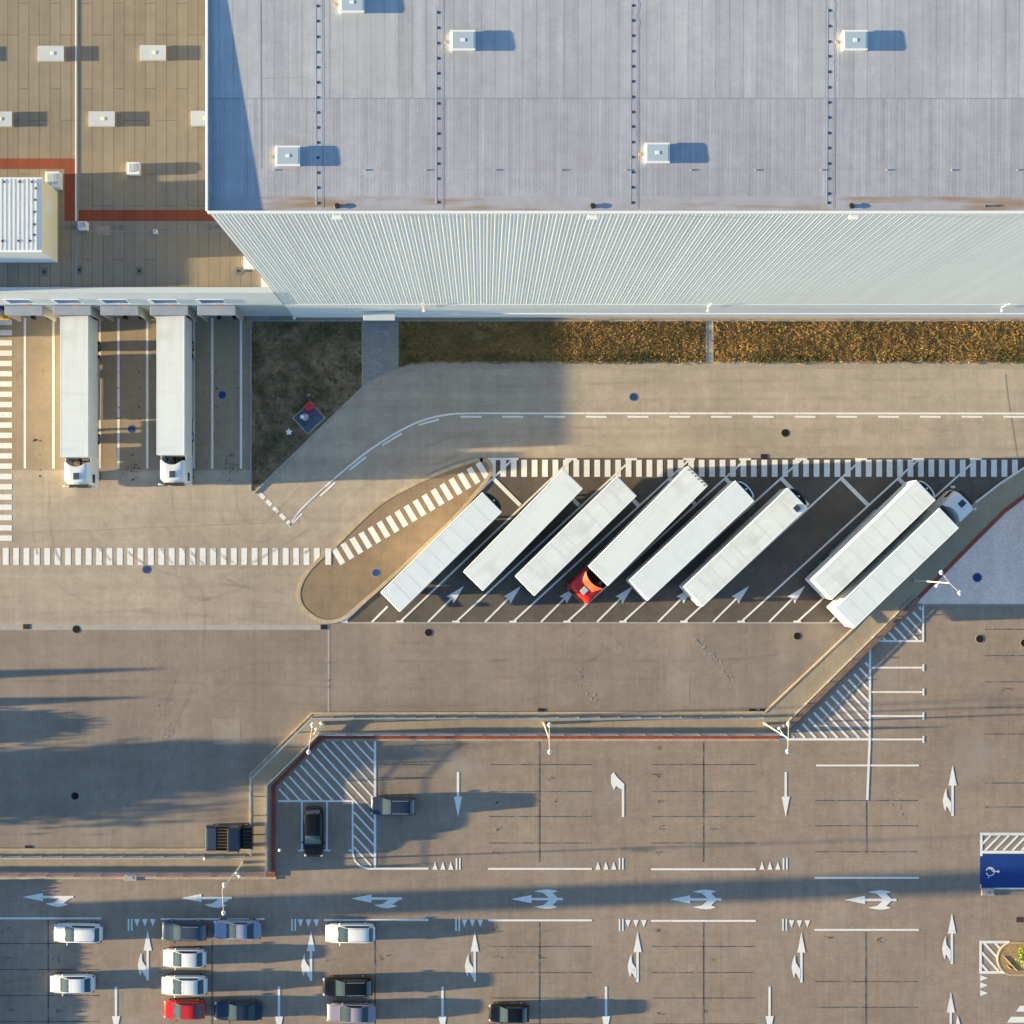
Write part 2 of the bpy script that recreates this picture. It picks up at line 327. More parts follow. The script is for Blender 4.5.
# traffic island
ISL = [(487,460),(476,460),(456,466),(431,476),(406,488),(381,502),(356,524.5),(338.5,543),(318.5,559.5),(305,574.5),(298,590),(300,604.5),(310,615),(321,621),(333.5,622),(345,618),(356,608),(381,587),(418.5,552),(456,517),(481,487),(490,476),(491.5,466)]
def smooth_loop(pts, it=2, closed=True):
    for _ in range(it):
        q = []; n = len(pts)
        for i in range(n if closed else n-1):
            a, b = pts[i], pts[(i+1) % n]
            q += [(a[0]*.75+b[0]*.25, a[1]*.75+b[1]*.25), (a[0]*.25+b[0]*.75, a[1]*.25+b[1]*.75)]
        if not closed: q = [pts[0]] + q + [pts[-1]]
        pts = q
    return pts
ISLs = smooth_loop(ISL)
isl = thing('traffic_island', 'teardrop traffic island with tan kerb and a zebra crossing over it', 'traffic island')
isl['kind'] = 'structure'
MB().prism(Gs(ISLs), 0, .07).build('island_top', 'island', isl)
MB().ribbon(Gs(ISLs + ISLs[:2]), .34, 0, .09).build('kerb', 'kerb', isl)

# ---------------------------------------------------------------- painted markings
def mark(mb, label, cat='road marking', name='road_marking', m='paint'):
    return struct(mb.build(name, m), label, cat)
def rect(mb, cx, cy, w, h, ang=0, z=.016):
    c = G(cx, cy); mb.ribbon([(c.x - math.cos(ang)*w*S/2, c.y - math.sin(ang)*w*S/2), (c.x + math.cos(ang)*w*S/2, c.y + math.sin(ang)*w*S/2)], h*S, z)
def line(mb, pts, w, z=.016): mb.ribbon(Gs(pts), w*S, z)
z1 = MB()
for k in range(22): rect(z1, 3.5, 322.4 + 10.27*k, 17, 5.4)
mark(z1, 'zebra crossing running up the left edge towards the docks', 'zebra crossing', 'zebra_crossing')
z1 = MB()
for k in range(31): rect(z1, 5.8 + 10.37*k, 556.5, 5.8, 17)
mark(z1, 'horizontal zebra crossing over the beige yard to the island', 'zebra crossing', 'zebra_crossing')
z1 = MB(); A = math.atan2(5.42, 9.05)
rect(z1, 328.3, 556.5, 5.8, 16.5, 0, .095)
for k in range(17): rect(z1, 338.5 + 9.0*k, 556.3 - 5.38*k, 5.8, 17.5, A, .0745)
mark(z1, 'slanted zebra crossing on the teardrop island', 'zebra crossing', 'zebra_crossing')
z1 = MB()
for k in range(51): rect(z1, 492.8 + 10.44*k, 468.3, 5.7, 17, 0, .020)
mark(z1, 'long zebra crossing along the top of the truck bays', 'zebra crossing', 'zebra_crossing')
# angled bays
tops = [512, 571, 631, 689, 745, 801, 861, 918, 975.5]; bots = [344, 400, 456, 513, 567, 623, 684, 741, 797]
tm = MB()
for i, (a, b) in enumerate(zip(tops, bots)):
    line(tm, [(a, 460), (b, 622)], 1.9, .024)
    if i: rect(tm, a, 459.2, 12, 2.2, 0, .029)
    else: rect(tm, 503, 459, 31, 2.2, 0, .029)
    rect(tm, b, 621.6, 7.5, 1.8, 0, .029)
    if i < 8:
        t = (478-460)/162; x0 = a + (b-a)*t; x1 = x0 + 29
        line(tm, [(x0, 478.5), (x0+27, 505.5)], 3.9, .033)
line(tm, [(1100,425),(1060,447),(1024,467.5),(1000,483),(975,502.5)], 1.8, .168)
mark(tm, 'white lines of the slanted truck bays', 'bay markings', 'bay_marking')
for i, b in enumerate((372, 428, 485, 541, 597, 658, 713, 769, 830)):
    am = MB(); d = (.7071, -.7071)
    u = lambda t, s: (b + d[0]*t + .7071*s, 622 + d[1]*t + .7071*s)
    if i in (0, 8): line(am, [u(0,0), u(22,0)], 1.9, .02)
    else:
        line(am, [u(0,0), u(33,0)], 1.9, .020)
        am.poly(Gs([u(51,0), u(31,5), u(33,1.2), u(28,0), u(33,-1.2), u(31,-5)]), .026)
    pos = ['short white stroke at the foot of the leftmost truck bay', 'bay arrow between the first and second slanted trailers', 'bay arrow below the second slanted trailer',
           'bay arrow below the third slanted trailer, left of the red cab', 'bay arrow just right of the red cab', 'bay arrow below the fifth slanted trailer', 'bay arrow in the widest empty gap',
           'bay arrow at the tail of the last but one trailer', 'white stroke at the tail of the rightmost lorry'][i]
    mark(am, pos, 'bay arrow', 'bay_arrow')['group'] = 'arrows at the foot of the truck bays'
# dock bay lines
dm = MB()
for x in (25,53.5,72,100,118.5,147.3,165,194,212.3,241): line(dm, [(x,318),(x,468.5)], 2.3)
for x in (-22, -68): line(dm, [(x,318),(x,468.5)], 2.3)
mark(dm, 'long white lines between the loading dock bays', 'bay markings', 'bay_marking')
# road double line
cur = [(299.7,511),(316,495),(332,480.5),(348.5,466.5),(366,452.5),(382,441.5),(401,430),(418.5,421.5),(436,416.3),(456,413.6)]
cur = smooth_loop(cur, 2, False) + [(480,413.3)]
rm = MB(); line(rm, [(290,524.5)] + cur + [(1900,413.8)], 1.8)
for k in range(-1, 24): line(rm, [(460.5+41.75*k, 416.7),(481.5+41.75*k, 416.9)], 1.9) if k >= 0 else None
def off(p, q, d):
    dx, dy = q[0]-p[0], q[1]-p[1]; l = math.hypot(dx, dy); return [(p[0]-dy/l*d, p[1]+dx/l*d), (q[0]-dy/l*d, q[1]+dx/l*d)]
for p, q in (((318,493.5),(333,480)),((347.5,467.5),(364,454.3)),((380.5,442.5),(400,430.7)),((418,421.8),(438,416.1))): line(rm, off(p, q, 3.3), 1.9)
line(rm, [(290,526),(302,513.5)], 1.6)
mark(rm, 'solid and dashed white double line down the beige road', 'lane line', 'lane_line')
sm = MB()
for k in range(5): rect(sm, 262+6.9*k, 496+6.9*k, 6.8, 4.2, R(-45))
mark(sm, 'row of white blocks across the road at the lawn corner', 'give way line', 'give_way_line')
# car park lines
def hatch(mb, poly, x0, pitch, y0, slope, w, z=.016):
    """diagonal stripes clipped to a polygon (pixels)"""
    n = len(poly); dx, dy = 1.0, slope; l = math.hypot(dx, dy); dx /= l; dy /= l
    for k in range(-90, 90):
        ox, oy = x0 + pitch*k, y0; ts = []
        for i in range(n):
            ax, ay = poly[i]; bx, by = poly[(i+1) % n]; ex, ey = bx-ax, by-ay
            den = dx*ey - dy*ex
            if abs(den) < 1e-9: continue
            t = ((ax-ox)*ey - (ay-oy)*ex)/den; s_ = ((ax-ox)*dy - (ay-oy)*dx)/den
            if 0 <= s_ < 1: ts.append(t)
        ts.sort()
        for a, b in zip(ts[::2], ts[1::2]):
            if b-a > 2.5: line(mb, [(ox+dx*a, oy+dy*a), (ox+dx*b, oy+dy*b)], w, z)
hm = MB(); hatch(hm, [(325,741),(374,741),(374,866),(366,866),(358,862),(354,856),(354,801),(278,801),(279,786)], 331, 10.75, 740, 1.09, 1.9)
line(hm, [(375,740.5),(375,868.5)], 2.4, .020); line(hm, [(278,801),(352.7,801),(352.7,853),(355,861),(360,866),(368,868.4)], 1.9, .020)
for x in (302, 327): line(hm, [(x,801),(x,850)], 1.9, .024); rect(hm, x, 850.3, 7, 1.8, 0, .028)
rect(hm, 279.5, 850.3, 4, 1.8, 0, .024); rect(hm, 350.5, 850.3, 4, 1.8, 0, .028)
mark(hm, 'white hatching and two stalls inside the left corner of the pavement', 'hatched marking', 'hatched_marking')
hm = MB(); hatch(hm, [(788,738),(869,659),(869,738)], 794, 10.9, 738, 1.07, 2.3)
line(hm, [(779,739.3),(870.5,739.3)], 2.2, .020); line(hm, [(870,648),(869.5,741),(867.2,800)], 2.3, .024)
for y in (667.6, 692, 716, 739.4): line(hm, [(871.5,y),(923,y)], 1.8, .020); rect(hm, 923.2, y, 1.7, 7, 0, .028)
line(hm, [(816,765.4),(919,765.4)], 1.8)
mark(hm, 'large hatched triangle and stall lines by the slanted pavement', 'hatched marking', 'hatched_marking')
hm = MB(); hatch(hm, [(879,640),(921.5,605),(921.5,640)], 886, 10.8, 641, 1.07, 2.2)
line(hm, [(876,641),(924,641)], 2.0, .020); line(hm, [(923,604.5),(923,642)], 2.0, .024)
mark(hm, 'small hatched triangle below the gravel area', 'hatched marking', 'hatched_marking')
lm = MB()
for x0, x1, y in ((368,428.5,868.6),(488,592,868.8),(651,756,869.2),(814.5,919,877.8),(-40,101.5,918.3),(160.5,264.5,919),(324,428.5,920),(488,592,920.3),(651,756,920.8),(814.5,919,929.8)):
    line(lm, [(x0,y),(x1,y)], 1.9)
mark(lm, 'white edge lines on both sides of the main aisle', 'edge line', 'edge_line')
# joints of the stall grid in dark pavers
jm = MB()
def jl(pts, w=1.0): line(jm, pts, w, .004)
for x0, x1 in ((489,592),(652,755)):
    for y in (791.5,816.5,843,946.5,972.5,998,1024): jl([(x0,y),(x1,y)])
for x0, x1, ys in ((379,430,(777.5,)),(815,918,(800.5,825.8,851.7,981.5,1007.3)),(-60,100,(943.5,969.5,995.5,1021.5)),(652,756,(764.5,)),(490,592,(764.5,)),(378,430,(764.5,)),(985,1040,(629.3,655.6,681.8,707.8,734,783,807))):
    for y in ys: jl([(x0,y),(x1,y)])
for x, y0, y1 in ((539.6,742,862),(539.6,922,1060),(703.5,742,862),(703.5,922,1060),(866.5,800,853),(866,932,1060),(48.3,920,1060),(375,922,1060),(212,940,1060)): jl([(x,y0),(x,y1)], 1.4)
struct(jm.build('stall_grid', 'joint'), 'thin dark paver lines dividing the parking stalls', 'stall lines')
# yield marks
for base, up, mir, lab in ((435,1,0,'left of the upper row, by the hatched corner'),(598,1,0,'in the middle of the upper row'),(762,1,0,'right end of the upper row'),
                      (137,0,1,'lower row, above the leftmost up arrow'),(300.5,0,1,'lower row, second from the left'),(464.5,0,1,'lower row, in the middle'),(628,0,1,'lower row, fourth from the left'),(791.5,0,1,'right end of the lower row')):
    ym = MB()
    for k in range(3):
        x = base + 7.9*k
        if up: ym.poly(Gs([(x-2.6,869.6),(x+2.6,869.6),(x,861.5)]), .016)
        else:
            y = 919 + (x-137)*.0018; ym.poly(Gs([(x-2.8,y),(x+2.8,y),(x,y+7.5)]), .016)
    if up: rect(ym, base+21.5, 863.8, 1.6, 11.5); rect(ym, base+24.8, 863.8, 1.6, 11.5)
    else: rect(ym, base-8.5, 924.8, 1.5, 12); rect(ym, base-5.2, 924.8, 1.5, 12)
    o = mark(ym, 'three white yield triangles and two bars, ' + lab, 'yield marking', 'yield_marking'); o['group'] = 'yield markings along the main aisle'
ym = MB()
for y in (978, 985.2, 993): ym.poly(Gs([(980.2,y-3),(980.2,y+3),(988.3,y)]), .016)
mark(ym, 'column of three yield triangles below the planter hatching', 'yield marking', 'yield_marking')['group'] = 'yield markings along the main aisle'
# arrows; local frame: tip towards +t
def arrow(name_lab, x, y, d, L=51, branch=None, part=False, z=.016):
    """(x,y) tail pixel, d unit direction in pixels (y down)"""
    am = MB(); nx, ny = -d[1], d[0]           # right-hand side in pixel space
    U = lambda t, s: (x + d[0]*t + nx*s, y + d[1]*t + ny*s)
    if branch != 'turn':
        am.poly(Gs([U(0,-1.2),U(L-20,-1.2),U(L-20,1.2),U(0,1.2)]), z)
        am.poly(Gs([U(L-20.5,-4.1),U(L,0),U(L-20.5,4.1)]), z+.004)
    if branch in ('left', 'both', 'right'):
        for sgn in ({'left':(-1,), 'right':(1,), 'both':(-1,1)}[branch]):
            if branch == 'both': P = [(3,0),(16,5*sgn),(29,8.3*sgn),(20,9.7*sgn),(12,9.2*sgn),(5,7.8*sgn),(10,6*sgn),(6,1)]
            else: P = [(2.5,1.2*sgn),(13.5,1.2*sgn),(19.5,5.4*sgn),(28,6.4*sgn),(22,8.6*sgn),(15.5,9.9*sgn),(9,8.8*sgn),(4.5,7.2*sgn),(10,6*sgn)]
            if branch == 'both':
                P = [(5,1.0*sgn),(14,1.0*sgn),(19.5,6.0*sgn),(29,7.7*sgn),(22,9.2*sgn),(16,9.9*sgn),(10,9.2*sgn),(5,7.9*sgn),(10.5,6.2*sgn)]
            am.poly(Gs([U(t, s) for t, s in P]), z+.008)
    if branch == 'turn':
        am.poly(Gs([U(0,-1.2),U(28,-1.2),U(28,1.2),U(0,1.2)]), z)
        am.poly(Gs([U(26,1.2),U(33,1.2),U(40,-6),U(45,-9.5),(U(42,-12)),U(34,-12),U(27,-9.2),U(31,-7)]), z+.004)
    o = mark(am, name_lab, 'lane arrow', 'lane_arrow'); o['group'] = 'arrows painted in the car park lanes'
    return o
for x, y, w in ((147.7,980.5,'left of the red car'),(311,981,'left of the black estate'),(474.7,981.5,'in the bottom middle'),(637.5,982,'above the second down arrow from the right'),(801.3,982.5,'fifth from the left in its row')):
    arrow('up and left lane arrow ' + w, x, y, (0,-1), 50.5, 'left')
for x, y, w in ((952.5,816,'at the right, above the blue bay'),(951.8,964,'at the right, left of the planter hatching'),(950.7,1043,'cut off by the bottom right edge')):
    arrow('up and left lane arrow ' + w, x, y, (0,-1), 51 if y < 1000 else 51, 'left' if y < 1000 else 'right')
arrow('left turn lane arrow alone in the upper middle of the car park', 623, 817, (0,-1), 45, 'turn')
for x, w in ((458,'right of the blue estate car'),(785.7,'below the lamp at the pavement corner')):
    arrow('straight down lane arrow ' + w, x, 772, (0,1), 45)
for x, w in ((116,'at bottom left, below the first white cars'),(279,'between the navy saloon and the mauve saloon'),(442.5,'right of the mauve saloon'),(606,'right of the lone black and chrome car'),(769.5,'nearest the bottom right')):
    arrow('straight down lane arrow ' + w, x, 986.5, (0,1), 50)
for x, y, b, w in ((73.5,897,'left','leftmost, by the edge'),(232,898,'left','under the twin lamp'),(402,898.5,'left','below the hatched corner')):
    arrow('left pointing lane arrow ' + w, x, y, (-1,0), 51, b)
for x, y, w in ((563,899,'in the middle'),(721.5,899.3,'second from the right'),(896.5,899.8,'rightmost in the aisle')):
    arrow('three way lane arrow ' + w, x, y, (-1,0), 52, 'both')
# disabled bay
bb = MB().poly(Gs([(980,854),(1090,854),(1090,888),(980,888)]), .008)
mark(bb, 'blue painted disabled parking bay at the right edge', 'parking bay', 'disabled_parking_bay', 'blue')
bm_ = MB(); hatch(bm_, [(982.5,835.5),(1089,835.5),(1089,850.5),(982.5,850.5)], 985, 9.1, 850.5, -1.02, 2.2, .016)
line(bm_, [(980,834),(1090,834)], 2.8, .020); line(bm_, [(981.2,833),(981.2,856)], 2.4, .024); line(bm_, [(980,852),(1090,852)], 2.8, .028); line(bm_, [(980.8,888.5),(1090,888.5)], 1.5, .020); rect(bm_, 980.5, 886, 1.3, 4, 0, .024)
# wheelchair symbol lying on its side, head to the right
pts = [(990.2+4.1*math.cos(a), 871.5+4.1*math.sin(a)) for a in [R(195+k*15.5) for k in range(22)]]
line(bm_, pts, .9, .020); line(bm_, [(992.5,871.3),(997.5,871.3)], 1.1, .024); line(bm_, [(992.5,871),(991,868.5),(988.8,869)], .9, .028); line(bm_, [(988.8,876.5),(988.3,878.2)], 1.1, .024)
hp = [(998.2+1.3*math.cos(R(a)), 871.4+1.3*math.sin(R(a))) for a in range(0,360,40)]; bm_.poly(Gs(hp), .030)
mark(bm_, 'white outline, hatching and wheelchair symbol of the blue bay', 'bay markings', 'bay_marking')
hm = MB(); hatch(hm, [(981.5,943),(1004,943),(998,950),(997,958),(999,966),(1006,971),(981.5,971)], 984, 11, 943, 1.1, 2.4)
line(hm, [(1010,942),(980.5,942),(980.5,972.3),(1008,972.3)], 2.6, .020)
mark(hm, 'white hatched square beside the round planter', 'hatched marking', 'hatched_marking')
zz = MB()
for x0, y in ((1016,1008.5),(1007,1019.5)):
    zz.poly(Gs([(x0,y+3),(x0+4,y-2.8),(1070,y-2.8),(1070,y+3)]), .016)
zz.poly(Gs([(998,1033),(1002,1027.5),(1070,1027.5),(1070,1033)]), .016)
mark(zz, 'slanted white bars at the bottom right corner', 'hatched marking', 'hatched_marking')
# oil drips in the stalls
om = MB()
def spot(cx, cy, n=7, sp=3.0):
    for _ in range(n):
        x = cx + random.gauss(0, sp); y = cy + random.gauss(0, sp*.45); r = random.uniform(.25,.85)
        om.poly(Gs([(x+r*random.uniform(.6,1.3)*math.cos(a), y+r*random.uniform(.6,1.3)*math.sin(a)) for a in [k*1.05 for k in range(6)]]), .020)
for c in ((658,775,9),(659,802,9),(660,828,11),(658,853,6),(713,829,6),(549,778,5),(556,801,4),(550,930,6),(655,929,9),(497,803,5),(497,828,8),(497,852,6),(497,930,9),(498,956,4),(542,958,7),(828,938,8),(878,940,9),(712,959,4),
          (658,1013,6),(708,1012,3),(330,959,6),(384,957,6),(383,802,4),(383,852,5),(9,930,7),(9,957,5),(8,981,6),(58,959,5),(59,1010,7),(12,1008,5),(1008,689,6),(660,749,7)): spot(*c)
for cx in (128,181,226): 
    for cy in (372,388,407,418): spot(cx-10, cy, 3, 1.0); spot(cx+11, cy, 3, 1.0)
    spot(cx+5, 470, 22, 4.2); spot(cx+5, 466, 10, 3); spot(cx+5, 480, 6, 2)
    spot(cx+5, 455, 6, 2)
for cy in (441,455,470,476): spot(40, cy, 3, .9); spot(35, 440, 3, 1)
du = MB()
def dust(x0, y0, x1, y1, n, sp, big=1.0):
    for _ in range(n):
        q = random.random(); x = x0+(x1-x0)*q+random.gauss(0,sp); y = y0+(y1-y0)*q+random.gauss(0,sp); rr = random.uniform(.3,.9)*big
        du.poly(Gs([(x+rr*random.uniform(.5,1.4)*math.cos(a), y+rr*random.uniform(.5,1.4)*math.sin(a)) for a in [k*1.05 for k in range(6)]]), .024)
dust(689,634,730,680,55,2.0); dust(698,640,722,664,30,1.5,1.3); dust(560,648,596,700,30,4); dust(160,700,175,760,40,5); dust(590,690,600,708,12,2); dust(725,672,735,705,14,1.5,.8); dust(890,788,905,825,16,3)
struct(du.build('dust_specks', 'dust'), 'pale specks of grit scattered on the truck yard', 'dust')
pt_ = MB().poly(Gs([(667,661),(678,668),(689,674),(689.5,705),(681,705),(674,697),(667,690)]), .008); pt_.poly(Gs([(601,633),(612,636),(624,650),(618,655),(603,643)]), .008)
pt_.poly(Gs([(212,718),(240,720),(241,748),(214,744)]), .008);
struct(pt_.build('asphalt_patch', 'asphalt_patch'), 'lighter repair patches in the truck yard asphalt', 'patch')
tk = MB()
def track(pts, w=3.0, gap=18, z=.016):
    P = smooth_loop(pts, 3, False)
    for o_ in (-gap/2, gap/2):
        q = []
        for i in range(len(P)):
            a_ = P[max(0, i-1)]; b_2 = P[min(len(P)-1, i+1)]; dx, dy = b_2[0]-a_[0], b_2[1]-a_[1]; l = math.hypot(dx, dy) or 1
            q.append((P[i][0]-dy/l*o_, P[i][1]+dx/l*o_))
        line(tk, q, w, z)
track([(40,480),(42,560),(90,600),(200,606),(290,614)]); track([(90,490),(92,530),(150,585),(280,600)], 2.6); track([(180,488),(186,540),(240,580),(296,585)], 2.8); track([(226,480),(228,520),(262,540),(300,500),(390,410),(500,392),(1000,388)], 2.8)
track([(1030,440),(700,438),(520,436),(440,446),(360,500),(300,548),(200,600),(0,606)], 3)
track([(120,840),(180,720),(230,670),(340,672),(540,668),(800,672),(900,600)], 3, 18, .012); track([(0,690),(200,690),(420,700),(560,690),(640,640),(690,600)], 2.6, 18, .012); track([(340,650),(500,655),(560,640),(610,600)], 2.6, 18, .016); track([(60,830),(150,760),(200,650),(190,560),(120,500)], 3, 18, .016)
struct(tk.build('tyre_tracks', 'tyre_track'), 'faint curved tyre tracks worn into the yard and road', 'tyre tracks')
se = MB(); line(se, [(0,533),(60,531.5),(140,528),(256,523.5),(300,521)], .9, .014); line(se, [(1005,374),(1008,400),(1013,430),(1017,457)], .9, .014); line(se, [(440,464),(470,448),(520,440)], .5, .014)
struct(se.build('road_seam', 'seam_dark'), 'thin wavy seams and tyre lines in the concrete', 'seam')
struct(om.build('oil_stains', 'tyre_mark'), 'small dark oil drips on the parking stalls and dock bays', 'stains')

# ---------------------------------------------------------------- manholes and grates
MH = [(146.4,569.5,'b','blue manhole cover just below the zebra crossing'),(76.3,629.3,'k','dark manhole cover on the pale channel at left'),(75,796,'k','dark manhole cover in the big tree shadow'),
      (428.5,632.5,'k','dark manhole cover below the second truck bay'),(376,572.7,'b','bright blue manhole cover on the traffic island'),(633.3,397,'b','blue manhole cover on the beige road above the lane line'),
      (785.2,433,'k','dark manhole cover on the beige road below the lane line'),(222.3,395,'b','blue manhole cover in the shaded dock bay by the lawn'),(131.5,429,'b','blue manhole cover between the two docked lorries'),
      (797.3,636,'k','dark manhole cover near the tail of the rightmost lorry'),(977,577.5,'b','blue manhole cover on the lilac gravel'),(979.7,638.8,'k','dark manhole cover below the gravel area'),(1024.5,643,'k','dark manhole cover cut by the right edge')]
for x, y, c, lab in MH:
    r = .36 if (x < 900 or c == 'k') else .40
    z = .09 if (x, y) in ((376,572.7),) else (.075 if x == 977 else .026)
    t = thing('manhole_cover', lab, 'manhole cover', G(x, y, 0), 0, 'manhole covers')
    MB().cyl((0,0,0),(0,0,z-.008), r+.07, n=28).build('frame', 'asphalt_patch', t)
    d = MB().cyl((0,0,0),(0,0,z), r, n=28)
    for a in range(3): d.box((0,-.15+.15*a,z), (r*1.2,.05,.003))
    d.build('lid', 'manhole_blue' if c == 'b' else 'manhole', t)
GRT = [(26.5,627,'rust','rusty drain grate in the pale channel'),(324,627.3,'black','dark drain grate at the tip of the island'),(28.3,848.2,'rust','drain grate at the kerb below the tree shadow'),(541.2,711.2,'black','drain grate above the middle lamp'),
       (752.3,711.5,'black','left one of the two drain grates by the pavement corner'),(762.8,711.5,'black','right one of the two drain grates by the pavement corner'),(1019.5,920,'rust','drain grate between the blue bay and the planter'),(764,457,'black','drain grate on the edge of the long zebra crossing')]
for x, y, mm, lab in GRT:
    t = thing('drain_grate', lab, 'drain grate', G(x, y, 0), 0, 'drain grates')
    MB().box((0,.03,.012), (.66,.50,.03)).build('frame', 'dark_steel', t)
    b = MB()
    for k in range(7): b.box((-.27+.09*k,.03,.03), (.035,.44,.02))
    b.build('grate', mm, t)

# ================================================================= TALL WAREHOUSE
TH = 35.8
tc = G(208, 211, TH); WX0, WY = tc.x, tc.y; WX1 = 92.0; WY1 = 78.0
wh = thing('warehouse', 'tall white corrugated warehouse with pale grey flat roof filling the top right', 'warehouse', (WX0, WY, 0))
def L(p): return (p[0]-WX0, p[1]-WY, p[2])
def LP(px, py, z): v = G(px, py, z); return (v.x-WX0, v.y-WY, z)
LEN = WX1-WX0; DEP = WY1-WY
b = MB(); pitch, dep = .26, .006; n = int(LEN/pitch); z0, z1_ = 5.6, TH-.25; prof = []
for k in range(n):
    x = k*pitch
    dd = dep*(1.25 if k % 2 else .85); prof += [(x, -.01), (x+.10, -.01), (x+.14, -.01-dd), (x+.22, -.01-dd)]
prof.append((n*pitch, -.01))
vs = [(x, y, z0) for x, y in prof] + [(x, y, z1_) for x, y in prof]; m_ = len(prof)
b.add(vs, [(i, i+1, m_+i+1, m_+i) for i in range(m_-1)]); b.build('front_wall', 'wall', wh)
b = MB(); b.b2(0, LEN, .004, DEP, 1.6, TH-.7); b.build('wall', 'wall2', wh)
b = MB(); b.b2(.0, LEN, -.06, 0, 1.62, 5.58)
b.build('smooth_cladding', 'wall2', wh)
MB().b2(-.02, LEN, -.16, DEP, 0, 1.6).build('plinth', 'plinth', wh)
MB().b2(-.03, LEN, -.16, .03, TH-.24, TH, .02).build('front_coping', 'coping', wh)
MB().b2(-.16, .0, .03, DEP, TH-.9, TH+.004, .02).build('side_coping', 'coping', wh)
MB().b2(.0, .10, .03, DEP, TH-.8, TH-.05).build('parapet', 'roof_dark', wh)
# side wall skin
MB().b2(-.05, 0, .0, DEP, 0, TH-.9).build('side_wall', 'side_grey', wh)
# roof sheets: rises away from the front edge
ySplit = G(0, 97, TH).y - WY; yD = G(0, 203, TH).y - WY; yTop = G(0, 0, TH).y - WY
def rz(y): return TH - .40 + min(1.0, y / yTop)*.26
def sheet(name, y0, y1, m, lab=None):
    b = MB(); b.add([(.1, y0, rz(y0)), (LEN, y0, rz(y0)), (LEN, y1, rz(y1)), (.1, y1, rz(y1))], [(0,1,2,3)]); o = b.build(name, m, wh)
    if lab: o['label'] = lab
sheet('gutter_strip', .03, yD, 'roof_dirt'); yD2 = G(0,197,TH).y-WY
sheet('gutter_strip', yD, yD2+.15, 'roof_dirt', 'brown silt streaks along the roof edge')
sheet('roof', yD2+.15, ySplit, 'roof_b'); sheet('roof', ySplit, yTop, 'roof_a'); sheet('roof', yTop, DEP, 'roof_a')
b = MB(); b.ribbon([(.1, ySplit), (LEN, ySplit)], .05, rz(ySplit)+.012); b.build('roof_seam', 'roof_dark', wh)
# lines of anchors
for cx, dots in ((317.3, [5,20,35.6,51,66,81,96,111,126,141,156,171,186,201.5]), (438, [11.5,26.7,42,57,72,87,102,117,132,147,162,177,200.5]),
                 (633.3, [4.5,19.5,34.5,50,65,80,95.5,110.5,125,140.5,155.5,170.5,185.7,201]), (830.3, [9.5,25,40.5,55,70.5,86,101,116,131.5,146.5,162,177,192,201])):
    b = MB(); x0 = LP(cx-2.2, 0, TH)[0]
    b.b2(x0-.05, x0+.05, yD, yTop, rz(0)-.1, rz(0)+.004)
    ys = [yD + i*(DEP-yD)/30 for i in range(31)]
    b = MB()
    for a_, b__ in zip(ys[:-1], ys[1:]): b.add([(x0-.05,a_,rz(a_)+.006),(x0+.05,a_,rz(a_)+.006),(x0+.05,b__,rz(b__)+.006),(x0-.05,b__,rz(b__)+.006)], [(0,1,2,3)])
    b.build('roof_seam', 'seam_pale', wh)
    b = MB(); wob = [(cx+5 + random.uniform(-.35,.35) + (1.3*math.sin(y*.35) if (y < 30 and cx > 600) else 0), y) for y in range(207, -40, -6)]
    pp = [LP(x, y, TH) for x, y in wob]
    for p, q in zip(pp[:-1], pp[1:]): b.add([(p[0]-.022,p[1],rz(p[1])+.012),(p[0]+.022,p[1],rz(p[1])+.012),(q[0]+.022,q[1],rz(q[1])+.012),(q[0]-.022,q[1],rz(q[1])+.012)], [(0,1,2,3)])
    b.build('cable', 'cable_grey', wh)
    for y in dots:
        p = LP(cx, y, TH); z = rz(p[1])
        d = MB().cyl((p[0],p[1],z),(p[0],p[1],z+.014), .105, .10, 10); d.cyl((p[0],p[1],z+.014),(p[0],p[1],z+.02), .06,.05,8)
        d.build('roof_anchor', 'navy', wh)
# lightning wires
b = MB(); p = LP(274,168,TH); q = LP(1024,168,TH); b.cyl((p[0],p[1],rz(p[1])+.03),(WX1-WX0,p[1],rz(p[1])+.03), .008, n=5)
for k, x in enumerate((274,365,426,496,562,627,692,757,823,889,954,1020)):
    pp = LP(x,168.4,TH); b.box((pp[0],pp[1],rz(pp[1])+.03), (.10,.10,.05))
p0_, p1_ = LP(260,77,TH), LP(303,76,TH); b.cyl((p0_[0],p0_[1],rz(p0_[1])+.01),(p1_[0],p1_[1],rz(p1_[1])+.01), .012, n=5)
p0_, p1_ = LP(260,0,TH), LP(260,167,TH); b.add([(p0_[0]-.025,p0_[1],rz(p0_[1])+.008),(p0_[0]+.025,p0_[1],rz(p0_[1])+.008),(p1_[0]+.025,p1_[1],rz(p1_[1])+.008),(p1_[0]-.025,p1_[1],rz(p1_[1])+.008)],[(3,2,1,0)])
b.build('lightning_wire', 'galv', wh)
